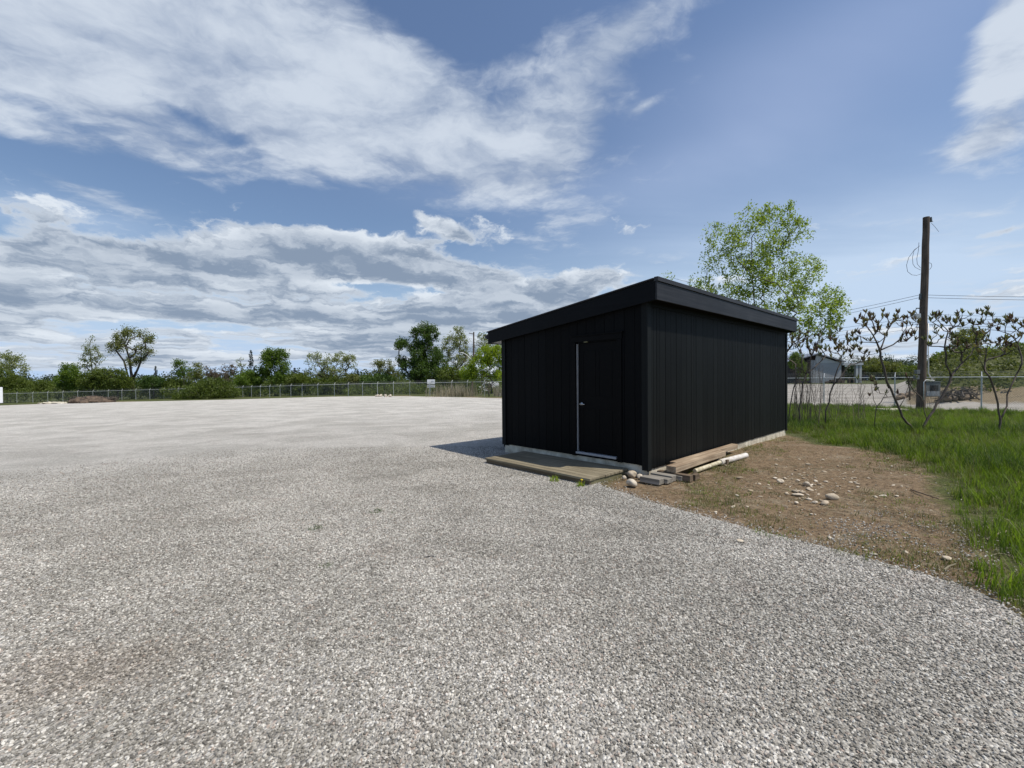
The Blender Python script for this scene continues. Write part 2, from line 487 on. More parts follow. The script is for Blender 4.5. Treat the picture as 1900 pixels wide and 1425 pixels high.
M['door'] = plain('black door paint', (.0015, .0015, .0017), 0.6, 0.2, 3, spec=0.1)
M['roofing'] = plain('black roll roofing', (.02, .02, .022), 0.8, 0.2, 30, bump=0.002)
M['soffit'] = plain('grey metal soffit', (.30, .31, .33), 0.5, 0.08, 5)
M['concrete'] = plain('pale concrete footing', (.54, .50, .40), 0.85, 0.3, 5, bump=0.004, bscale=40, dark=(.34, .30, .22))
M['deckwood'] = wood('treated deck boards', (.155, .130, .085), (.36, .315, .22), 'Y', 1.0, 0.8, 0.003, 0.2, 22)
M['deckface'] = wood('treated deck rim', (.11, .085, .055), (.235, .185, .125), 'Y', 1.0, 0.8, 0.003, 0.2, 18)
M['deckside'] = wood('treated deck end', (.10, .095, .05), (.21, .19, .11), 'X', 1.0, 0.8, 0.003, 0.2, 18)
M['timber'] = wood('sawn cedar timber', (.22, .155, .10), (.58, .47, .33), 'X', 1.0, 0.75, 0.002, 0.25, 24)
M['timber_old'] = wood('weathered timber block', (.10, .075, .05), (.27, .20, .14), 'X', 1.0, 0.85, 0.003, 0.2, 20)
M['timber_grey'] = wood('silvered timber', (.17, .155, .13), (.50, .46, .39), 'Y', 1.0, 0.85, 0.004, 0.2, 22)
M['pvc'] = plain('dirty white plastic', (.72, .69, .66), 0.45, 0.1, 8, dark=(.50, .45, .36))
M['pvc_yellow'] = plain('stained cream plastic', (.60, .55, .40), 0.5, 0.2, 14, dark=(.36, .30, .18))
M['nickel'] = plain('brushed nickel', (.62, .61, .58), 0.3, 0.05, 20, metallic=1.0)
M['alu'] = plain('aluminium threshold', (.36, .36, .365), 0.4, 0.08, 10, metallic=0.0)
M['strip'] = plain('pale door edge', (.27, .27, .27), 0.6, 0.1, 5)
M['galv'] = plain('galvanised steel', (.46, .48, .47), 0.45, 0.12, 12, metallic=0.35)
M['galv_bright'] = plain('bright galvanised tube', (.66, .67, .65), 0.5, 0.08, 12, metallic=0.2)
M['wire_mesh'] = plain('dull galvanised wire', (.25, .26, .25), 0.5, 0.1, 12, metallic=0.3)
M['pole'] = wood('weathered pole', (.055, .042, .034), (.16, .125, .10), 'Z', 1.0, 0.9, 0.008, 0.15, 14)
M['cable'] = plain('black cable', (.03, .03, .035), 0.5, 0.1, 10)
M['bark'] = plain('grey brown bark', (.095, .078, .06), 0.9, 0.35, 8, bump=0.01, bscale=20)
M['bark_pale'] = plain('pale bark', (.30, .27, .22), 0.9, 0.3, 8)
M['sumac_bark'] = plain('sumac bark', (.13, .10, .075), 0.8, 0.4, 5, dark=(.05, .04, .035))
M['sumac_fruit'] = leafy('dried sumac fruit', (.07, .03, .028), (.17, .085, .06), 0.1, 0.8)
M['sumac_bud'] = leafy('new sumac leaves', (.13, .075, .055), (.17, .18, .09), 0.35)
M['sumac_bud_green'] = leafy('greener new sumac leaves', (.12, .10, .055), (.17, .21, .09), 0.35)
M['leaf_hero'] = leafy('fresh spring leaves', (.16, .23, .03), (.34, .42, .09), 0.55)
M['leaf_mid'] = leafy('green leaves', (.06, .115, .015), (.16, .23, .035), 0.45)
M['leaf_dark'] = leafy('dark green leaves', (.035, .07, .015), (.09, .15, .03), 0.4)
M['leaf_pale'] = leafy('pale olive leaves', (.15, .18, .075), (.30, .33, .15), 0.45)
M['leaf_lime'] = leafy('lime green leaves', (.16, .24, .015), (.32, .40, .035), 0.5)
M['leaf_brown'] = leafy('brownish twigs and buds', (.07, .055, .035), (.14, .11, .07), 0.2)
M['leaf_bush'] = leafy('olive brush leaves', (.055, .085, .014), (.15, .19, .035), 0.4)
M['needle'] = leafy('spruce needles', (.012, .024, .014), (.03, .05, .028), 0.1)
M['grass_a'] = leafy('grass blades', (.07, .125, .012), (.23, .32, .045), 0.5)
M['grass_b'] = leafy('yellowed grass blades', (.10, .13, .03), (.28, .30, .11), 0.4)
M['grass_dry'] = leafy('dry grass', (.26, .22, .14), (.45, .40, .28), 0.3)
M['reed'] = leafy('dry reeds', (.22, .19, .14), (.38, .34, .26), 0.25)
M['white_paint'] = plain('white painted metal', (.78, .79, .80), 0.4, 0.04, 3)
M['sign_white'] = plain('white sign board', (.80, .81, .82), 0.5, 0.03, 3)
M['sign_grey'] = plain('grey sign print', (.30, .32, .36), 0.5, 0.05, 3)
M['dark'] = plain('dark rubber and pipe shade', (.015, .015, .016), 0.7, 0.1, 6)
M['glass'] = plain('dark glass', (.02, .025, .03), 0.12, 0.1, 3, spec=0.6)
M['car_paint'] = plain('dark car paint', (.02, .022, .035), 0.25, 0.1, 3, spec=0.6)
M['bldg_grey'] = plain('grey metal cladding', (.27, .285, .30), 0.5, 0.06, 0.6)
M['bldg_roof'] = plain('grey metal roof', (.20, .22, .25), 0.4, 0.08, 0.5)
M['bldg_trim'] = plain('pale grey trim', (.38, .40, .41), 0.5, 0.06, 1)
M['bldg_shade'] = plain('dark bay shade', (.03, .025, .025), 0.8, 0.2, 1)  # near-black colour stands in for shade inside the openings
M['box_grey'] = plain('grey steel cabinet', (.13, .14, .14), 0.5, 0.12, 2)
M['dirt_pile'] = plain('brown root and earth pile', (.105, .075, .052), 0.95, 0.5, 1.5, bump=0.08, bscale=5)
M['rock_pale'] = plain('pale boulder', (.48, .42, .34), 0.9, 0.25, 2, bump=0.02, bscale=9)

M['leaf_olive'] = leafy('olive leaves', (.10, .12, .035), (.22, .235, .075), 0.4)
M['leaf_scrub'] = leafy('bank scrub leaves', (.055, .075, .02), (.15, .17, .05), 0.35)
M['grass_mat'] = leafy('olive low grass', (.07, .085, .025), (.19, .19, .075), 0.3)
M['grass_lush'] = leafy('lush grass', (.035, .075, .012), (.11, .17, .03), 0.45)
M['leaf_far'] = leafy('far wood', (.028, .045, .022), (.06, .085, .035), 0.2)
M['dirt_pile2'] = plain('pale brown earth', (.25, .19, .13), .95, .4, 2, bump=.05, bscale=6)
# ------------------------------------------------------------------ polygons on the ground
def sdf(poly, X, Y):
    """signed distance to a polygon, negative inside"""
    P = np.array([(p[0], p[1]) for p in poly], float); n = len(P)
    d = np.full(X.shape, 1e18); ins = np.zeros(X.shape, bool)
    for i in range(n):
        a = P[i]; b = P[(i + 1) % n]; e = b - a
        wx = X - a[0]; wy = Y - a[1]
        t = np.clip((wx * e[0] + wy * e[1]) / max(e @ e, 1e-12), 0, 1)
        d = np.minimum(d, (wx - e[0] * t) ** 2 + (wy - e[1] * t) ** 2)
        c = ((a[1] > Y) != (b[1] > Y))
        with np.errstate(divide='ignore', invalid='ignore'):
            xi = (b[0] - a[0]) * (Y - a[1]) / (b[1] - a[1] + 1e-18) + a[0]
        ins ^= c & (X < xi)
    d = np.sqrt(d)
    return np.where(ins, -d, d)


def nearest_on(poly, x, y):
    best = None
    for i in range(len(poly)):
        a = poly[i]; b = poly[(i + 1) % len(poly)]
        ex, ey = b[0] - a[0], b[1] - a[1]
        t = max(0, min(1, ((x - a[0]) * ex + (y - a[1]) * ey) / max(ex * ex + ey * ey, 1e-12)))
        qx, qy = a[0] + ex * t, a[1] + ey * t
        d = (qx - x) ** 2 + (qy - y) ** 2
        if best is None or d < best[0]: best = (d, qx, qy)
    return best[1], best[2]


def axis(lo, hi, flo, fhi, step, grow=1.12, mx=12):
    c = list(np.arange(flo, fhi + 1e-6, step))
    s = step; x = fhi
    while x < hi: s = min(s * grow, mx); x += s; c.append(x)
    s = step; x = flo; pre = []
    while x > lo: s = min(s * grow, mx); x -= s; pre.append(x)
    return np.array(pre[::-1] + c)


# the shed stands with one corner at SB; local x runs along the long wall, local y along the door wall
SB = (2.201, 7.06); SROT = math.atan2(.683, .730)
SL, SWD = 7.60, 3.51
ce, se = math.cos(SROT), math.sin(SROT)
def sh(x, y): return (SB[0] + x * ce - y * se, SB[1] + x * se + y * ce)

YARD = [gnd(*p) for p in ((1893, 1150), (1860, 1122), (1800, 1092), (1750, 1077), (1700, 1062), (1650, 1048), (1600, 1034), (1550, 1020), (1500, 1008), (1450, 996),
        (1400, 984), (1350, 970), (1300, 957), (1250, 943), (1200, 930), (1160, 915), (1110, 901))]
YARD = [(5.6, -14), (4.9, -3), (4.25, 0.4), (3.75, 1.9)] + [(p.x, p.y) for p in YARD]
YARD += [sh(-.2, .6), sh(.1, .3), sh(.1, 3.4), sh(7.7, 3.4)]
FAR_EDGE = [gnd(*p) for p in ((938, 739.5), (850, 737), (760, 735.5), (700, 735), (620, 736), (560, 737.5), (450, 741), (330, 743.7), (230, 745.8), (100, 749), (0, 752.5), (-160, 759))]
YARD += [(p.x, p.y) for p in FAR_EDGE] + [(-75, 20), (-60, -14)]
DIRT = [gnd(*p) for p in ((1110, 895), (1205, 872), (1330, 836), (1460, 806), (1510, 824), (1620, 836), (1690, 850), (1725, 880), (1745, 925), (1765, 962), (1800, 995),
        (1835, 1045), (1860, 1105), (1900, 1160), (1800, 1180), (1600, 1120), (1400, 1060), (1200, 990))]
DIRT = [(p.x, p.y) for p in DIRT]
FENCE_A = Vector((30.5, 17.1)); FDIR = Vector((-.683, .730))
def fence_pt(t): return FENCE_A + FDIR * t


def build_ground():
    xs = axis(-700, 700, -4, 17, .16, 1.13, 22); ys = axis(-60, 900, 0, 19, .16, 1.13, 22)
    X, Y = np.meshgrid(xs, ys)
    Z = H(X, Y)
    bump = (np.sin(X * 1.7 + 1.3 * np.sin(Y * 1.1)) * np.sin(Y * 1.9 + X * .7) * .012 + np.sin(X * 4.3 + Y * 2.2) * np.sin(Y * 5.1 - X) * .006)
    dy = sdf(YARD, X, Y)
    Z = Z + bump * np.clip(dy / .6, 0, 1) - .03 * np.clip(-dy / .5, 0, 1) - 0.008
    nx, ny = len(xs), len(ys)
    v = np.stack([X, Y, Z], -1).reshape(-1, 3)
    i = np.arange(ny - 1)[:, None] * nx + np.arange(nx - 1)[None, :]
    f = np.stack([i, i + 1, i + nx + 1, i + nx], -1).reshape(-1, 4)
    me = bpy.data.meshes.new('ground'); me.from_pydata(v.tolist(), [], f.tolist()); me.update()
    dd = sdf(DIRT, X, Y)
    dirt = np.clip(.5 - dd / 1.1, 0, 1)
    # beyond the side fence: pale lot; beyond the far edge of the yard: dead verge
    side = (X - FENCE_A.x) * FDIR.y * 1 + (Y - FENCE_A.y) * (-FDIR.x)      # distance outside the side fence
    side_on = (X > -2)
    lot = np.where(side_on, np.clip((side + .1) / .6, 0, 1), 0)
    r = np.hypot(X, Y)
    lot *= np.clip((100 - r) / 10, 0, 1)
    px_ = X / np.maximum(Y, .1)
    # right of the lot a bank of dead grass rises
    bk0 = np.clip((px_ - .9) / .03, 0, 1)
    bk = np.clip((px_ - .905) / .03, 0, 1) * np.clip((side - 3.0) / 1.0, 0, 1) * np.clip((100 - r) / 10, 0, 1)
    bk *= 1 - sstep(.55, 1.1, H(X, Y))
    lot = np.where(bk0 > .3, lot * (1 - sstep(.3, .8, H(X, Y))), lot)
    bk = np.maximum(bk, np.clip(1 - np.abs(dy - 1.2) / 2.5, 0, 1) * (r > 28) * (X < 0) * .9)
    c = np.stack([dirt, lot, bk, np.ones_like(X)], -1).reshape(-1, 4).astype(np.float32)
    a = me.color_attributes.new('cover', 'FLOAT_COLOR', 'POINT'); a.data.foreach_set('color', c.ravel())
    o = link('ground', me, M['ground'], smooth=True); tag(o, kind='structure')
    return o


def build_yard():
    xs = axis(-110, 16, -6, 7, .14, 1.15, 6); ys = axis(-15, 95, 1.2, 12, .14, 1.15, 6)
    X, Y = np.meshgrid(xs, ys); D = sdf(YARD, X, Y)
    nx, ny = len(xs), len(ys)
    ins = D <= 0
    idx = -np.ones(X.shape, int); v = []; f = []
    def vid(j, i):
        if idx[j, i] < 0:
            x, y = X[j, i], Y[j, i]
            if not ins[j, i]: x, y = nearest_on(YARD, x, y)
            z = h1(x, y) + .006 + (0.010 * math.sin(x * .9 + 1.1 * math.sin(y * .8)) * math.sin(y * 1.1 + .4 * x) if D[j, i] < -.4 else 0)
            idx[j, i] = len(v); v.append((x, y, z))
        return int(idx[j, i])
    anyin = ins[:-1, :-1] | ins[1:, :-1] | ins[:-1, 1:] | ins[1:, 1:]
    for j in range(ny - 1):
        for i in range(nx - 1):
            if anyin[j, i]: f.append((vid(j, i), vid(j, i + 1), vid(j + 1, i + 1), vid(j + 1, i)))
    me = bpy.data.meshes.new('gravel_yard'); me.from_pydata(v, [], f); me.validate(); me.update()
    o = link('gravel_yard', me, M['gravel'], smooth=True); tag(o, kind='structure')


# ------------------------------------------------------------------ scatter (only for uncountable stuff)
def variants(name, objs):
    c = bpy.data.collections.new(name)
    for o in objs:
        for cc in list(o.users_collection): cc.objects.unlink(o)
        c.objects.link(o)
    return c


def scatter(name, X, Y, dens, maxd, coll, smin, smax, tilt, up, seed, label, cat, zf=None):
    """X, Y: grid of sheet points; dens: 0..1 per point; instances of coll stand on the sheet"""
    ny, nx = X.shape
    Z = (H(X, Y) if zf is None else zf(X, Y)) + up
    keep = dens > 0
    fk = keep[:-1, :-1] | keep[1:, :-1] | keep[:-1, 1:] | keep[1:, 1:]
    i = np.arange(ny - 1)[:, None] * nx + np.arange(nx - 1)[None, :]
    f = np.stack([i, i + 1, i + nx + 1, i + nx], -1)[fk]
    v = np.stack([X, Y, Z], -1).reshape(-1, 3)
    used = np.unique(f); mp = -np.ones(len(v), int); mp[used] = np.arange(len(used))
    me = bpy.data.meshes.new(name); me.from_pydata(v[used].tolist(), [], mp[f].tolist()); me.update()
    a = me.attributes.new('dens', 'FLOAT', 'POINT'); a.data.foreach_set('value', (dens.reshape(-1)[used] * maxd).astype(np.float32))
    o = bpy.data.objects.new(name, me); col.objects.link(o)
    g = bpy.data.node_groups.new(name, 'GeometryNodeTree')
    g.interface.new_socket('Geometry', in_out='INPUT', socket_type='NodeSocketGeometry')
    g.interface.new_socket('Geometry', in_out='OUTPUT', socket_type='NodeSocketGeometry')
    n = g.nodes; l = g.links
    gi = n.new('NodeGroupInput'); go = n.new('NodeGroupOutput')
    dp = n.new('GeometryNodeDistributePointsOnFaces'); dp.inputs['Seed'].default_value = seed
    na = n.new('GeometryNodeInputNamedAttribute'); na.data_type = 'FLOAT'; na.inputs['Name'].default_value = 'dens'
    l.new(gi.outputs[0], dp.inputs['Mesh']); l.new(na.outputs['Attribute'], dp.inputs['Density'])
    ci = n.new('GeometryNodeCollectionInfo'); ci.inputs['Collection'].default_value = coll
    ci.inputs['Separate Children'].default_value = True; ci.inputs['Reset Children'].default_value = True
    ip = n.new('GeometryNodeInstanceOnPoints'); ip.inputs['Pick Instance'].default_value = True
    rv = n.new('FunctionNodeRandomValue'); rv.data_type = 'FLOAT_VECTOR'
    rv.inputs['Min'].default_value = (-tilt, -tilt, 0); rv.inputs['Max'].default_value = (tilt, tilt, 6.283)
    rs = n.new('FunctionNodeRandomValue'); rs.data_type = 'FLOAT'; rs.inputs['Seed'].default_value = 5
    rs.inputs[2].default_value = smin; rs.inputs[3].default_value = smax
    l.new(dp.outputs['Points'], ip.inputs['Points']); l.new(ci.outputs[0], ip.inputs['Instance'])
    l.new(rv.outputs[0], ip.inputs['Rotation']); l.new(rs.outputs[1], ip.inputs['Scale'])
    l.new(ip.outputs[0], go.inputs[0])
    md = o.modifiers.new('scatter', 'NODES'); md.node_group = g
    tag(o, label, cat, kind='stuff')
    return o


def stone_mesh(name, mat, size, seed, flat=.6, sub=1, smooth=True, ang=.25):
    rg = random.Random(seed)
    bm = bmesh.new(); bmesh.ops.create_icosphere(bm, subdivisions=sub, radius=1.0)
    k = [Vector((rg.uniform(-1, 1), rg.uniform(-1, 1), rg.uniform(-1, 1))).normalized() for _ in range(7)]
    ex, ey = rg.uniform(.75, 1.25), rg.uniform(.65, .95)
    for v in bm.verts:
        d = v.co.normalized(); s = 1.0
        for q in k: s -= ang * max(0, d.dot(q) - .55)
        s *= 1 + rg.uniform(-.05, .05)
        v.co = Vector((d.x * s * size * ex, d.y * s * size * ey, d.z * s * size * flat))
    me = bpy.data.meshes.new(name); bm.to_mesh(me); bm.free()
    me.materials.append(mat)
    if smooth: me.polygons.foreach_set('use_smooth', [True] * len(me.polygons))
    return me


def chips():
    out = []
    for s in range(12):
        me = stone_mesh('chip', M['gravel_stone'], 0.0080, s, .62, 1, False, .5)
        out.append(bpy.data.objects.new('chip', me))
    return variants('chips', out)


def blade(mb, x, y, h, wdt, lean, ang, nseg=3):
    dx, dy = math.cos(ang), math.sin(ang); px, py = -dy, dx
    v = []
    for i in range(nseg + 1):
        t = i / nseg; o = lean * t * t; z = h * (t - .25 * lean / max(h, .01) * t * t * .6); ww = wdt * (1 - t) ** .7 * .5
        cx, cy = x + dx * o, y + dy * o
        if i < nseg: v += [(cx - px * ww, cy - py * ww, z), (cx + px * ww, cy + py * ww, z)]
        else: v.append((cx, cy, z))
    f = [(2 * i, 2 * i + 1, 2 * i + 3, 2 * i + 2) for i in range(nseg - 1)] + [(2 * nseg - 2, 2 * nseg - 1, 2 * nseg)]
    mb.add(v, f)


def tufts(name, mats, nb, rad, h0, h1_, w, n=6, lean=.5):
    out = []
    for s in range(n):
        rg = random.Random(100 + s); mb = MB()
        for _ in range(nb):
            a = rg.uniform(0, 6.283); r = rad * math.sqrt(rg.random()); h = rg.uniform(h0, h1_)
            blade(mb, r * math.cos(a), r * math.sin(a), h, w * rg.uniform(.7, 1.3), h * rg.uniform(.1, lean), rg.uniform(0, 6.283))
        me = bpy.data.meshes.new('tuft'); me.from_pydata(mb.v, [], mb.f); me.materials.append(mats[s % len(mats)])
        out.append(bpy.data.objects.new('tuft', me))
    return variants(name, out)


def vnoise(X, Y, s, seed=0):
    """cheap smooth noise 0..1 on arrays"""
    rs = np.random.RandomState(seed); T = rs.rand(64, 64)
    x = X * s; y = Y * s; xi = np.floor(x).astype(int); yi = np.floor(y).astype(int)
    fx = x - xi; fy = y - yi; fx = fx * fx * (3 - 2 * fx); fy = fy * fy * (3 - 2 * fy)
    g = lambda a, b: T[a % 64, b % 64]
    return (g(xi, yi) * (1 - fx) + g(xi + 1, yi) * fx) * (1 - fy) + (g(xi, yi + 1) * (1 - fx) + g(xi + 1, yi + 1) * fx) * fy


def build_stuff():
    # loose chips lying in the near part of the yard
    xs = np.arange(-11, 9, .12); ys = np.arange(1.45, 10.5, .12); X, Y = np.meshgrid(xs, ys)
    dy = sdf(YARD, X, Y); r = np.hypot(X, Y)
    view = (np.abs(X) < 1.3 * Y + 1.6)
    dn = view * np.clip((-dy + .06) / .12, 0, 1) * np.clip(1.12 - (r - 3.2) / 8.5, 0, 1) ** 1.2
    dn[dn < .02] = 0
    spill = view * (dy > 0) * np.clip(1 - dy / .35, 0, 1) ** 2 * .25 * (r < 9) * (r > 3)
    for qx, qy, qr in ((1600, 985, .35), (1660, 978, .5), (1720, 990, .45), (1565, 1000, .3), (1780, 1020, .3)):
        q = gnd(qx, qy); spill = np.maximum(spill, .30 * np.exp(-((X - q.x) ** 2 + (Y - q.y) ** 2) / qr ** 2) * (vnoise(X, Y, 4.3, 9) > .35))
    dn = np.maximum(dn, spill)
    shed_l = [sh(0, 0), sh(SL, 0), sh(SL, SWD), sh(0, SWD)]; dk = [sh(-1.06, .4), sh(0, .4), sh(0, 2.8), sh(-1.06, 2.8)]
    ds = np.minimum(sdf(shed_l, X, Y), sdf(dk, X, Y))
    dn[ds < .03] = 0
    zf = lambda X, Y: H(X, Y) + np.where(sdf(YARD, X, Y) < -.4, .010 * np.sin(X * .9 + 1.1 * np.sin(Y * .8)) * np.sin(Y * 1.1 + .4 * X), 0)
    scatter('gravel_stones', X, Y, dn, 4600, chips(), .45, 1.65, .6, .009, 3, 'loose grey and white crushed stone covering the near yard', 'gravel', zf)
    # grass
    xs = np.arange(1.5, 34, .2); ys = np.arange(1.0, 36, .2); X, Y = np.meshgrid(xs, ys)
    dy = sdf(YARD, X, Y); dd = sdf(DIRT, X, Y); r = np.hypot(X, Y)
    side = (X - FENCE_A.x) * FDIR.y + (Y - FENCE_A.y) * (-FDIR.x)
    out = (dy > .05) & (side < .3) & (sdf(shed_l, X, Y) > .06) & (X < 1.32 * Y + 5.0) & (X > .4 * Y)
    n = vnoise(X, Y, .9, 1); n2 = vnoise(X, Y, 3.1, 2)
    g = out * np.clip((dd + (n - .5) * .9 + (n2 - .5) * .5) / .55, 0, 1)
    far = np.clip(1.25 - (r - 6) / 26, .35, 1)
    tall = g * np.clip((dd + .02 + (n - .5) * .8) / .4, 0, 1) * far * (.30 + .70 * n2)
    lush = tall * np.clip((vnoise(X, Y, .7, 21) - .45) * 4, 0, 1) * (X > 5.5)
    c1 = tufts('tall tufts', [M['grass_a'], M['grass_a'], M['grass_b'], M['grass_a'], M['grass_mat'], M['grass_a']], 26, .10, .09, .27, .0085, 6, .7)
    scatter('tall_grass', X, Y, tall, 62, c1, .4, 1.25, .2, -.01, 11, 'lush green grass right of the bare earth and under the sumacs', 'grass')
    c1b = tufts('lush tufts', [M['grass_lush']], 30, .13, .20, .42, .011, 5, .8)
    scatter('lush_grass', X, Y, lush, 16, c1b, .6, 1.2, .2, -.01, 19, 'taller dark clumps in the grass towards the right edge', 'grass')
    zone = np.clip(1 - np.abs(dd - .25) / 1.3, 0, 1)
    short = np.maximum(g * (.35 + .65 * zone) * far, 0)
    # thin patches in the bare earth: along the gravel, along the wall and on the far rim
    edge_g = np.clip(1 - np.abs(dy - .35) / .55, 0, 1) * (X < 5.2) * (n2 > .35)
    p1 = gnd(1345, 868); spot = np.exp(-((X - p1.x) ** 2 + (Y - p1.y) ** 2) / .22)
    p2 = gnd(1300, 915); spot = np.maximum(spot, np.exp(-((X - p2.x) ** 2 + (Y - p2.y) ** 2) / .5))
    p3 = gnd(1150, 905); spot = np.maximum(spot, .9 * np.exp(-((X - p3.x) ** 2 / .25 + (Y - p3.y) ** 2 / .12)))
    rim = np.clip(1 + dd / np.where(Y > 9.5, 2.6, 1.2), 0, 1) * (dd < 0) * np.clip((n - .3) * 3, 0, 1) * (.3 + .7 * n2)
    thin = out * (dd < .3) * np.clip(edge_g * .8 + spot * .9 + rim * .9 + (n2 > .80) * .06, 0, 1)
    thin *= (X < 13)
    c2 = tufts('short tufts', [M['grass_mat'], M['grass_mat'], M['grass_a'], M['grass_mat'], M['grass_dry'], M['grass_b']], 26, .09, .012, .055, .005, 6, 1.2)
    scatter('short_grass', X, Y, np.clip(short + thin, 0, 1), 120, c2, .5, 1.5, .2, -.004, 12, 'short thin grass and thatch fringing the gravel and the earth patch', 'grass')
    # straw and dead stems
    c3 = []
    for s in range(5):
        rg = random.Random(s); mb = MB()
        for _ in range(5):
            a = rg.uniform(0, 6.28); L = rg.uniform(.05, .16); x, y = rg.uniform(-.1, .1), rg.uniform(-.1, .1)
            mb.tube([(x, y, .004), (x + L * .5 * math.cos(a), y + L * .5 * math.sin(a), .012), (x + L * math.cos(a + .2), y + L * math.sin(a + .2), .004)], .0016, 3, False)
        me = bpy.data.meshes.new('straw'); me.from_pydata(mb.v, [], mb.f); me.materials.append(M['grass_dry']); c3.append(bpy.data.objects.new('straw', me))
    st = (dy > .05) * (dd < .5) * (sdf(shed_l, X, Y) > .1) * (.25 + .75 * (n > .5)) * (Y < 1.2 * X + 9) * 1.0
    scatter('straw', X, Y, st, 16, variants('straws', c3), .6, 1.4, .05, .0, 13, 'dry straw and dead stems strewn on the bare earth', 'straw')
    # earth crumbs and pebbles too small to count
    c4 = variants('crumbs', [bpy.data.objects.new('crumb', stone_mesh('crumb', M['crumb'], .011, 40 + s, .6, 1, True, .4)) for s in range(5)])
    cr = (dy > .0) * (dd < .3) * (sdf(shed_l, X, Y) > .05) * (.35 + .65 * n2)
    patch = gnd(1690, 1000); cr = cr + 1.6 * (dy > 0) * (dd < .1) * np.exp(-((X - patch.x) ** 2 + (Y - patch.y) ** 2) / .9) * (n2 > .3)
    scatter('soil_crumbs', X, Y, np.clip(cr, 0, 2), 110, c4, .3, 1.3, .5, .002, 14, 'small pebbles and crumbs of earth on the bare patch', 'soil')


M['crumb'] = stone_mat('crumbs', [(0, (.20, .15, .10)), (.45, (.28, .22, .16)), (.7, (.40, .35, .28)), (.9, (.55, .51, .45))], 30, .9, True)
build_ground()
build_yard()


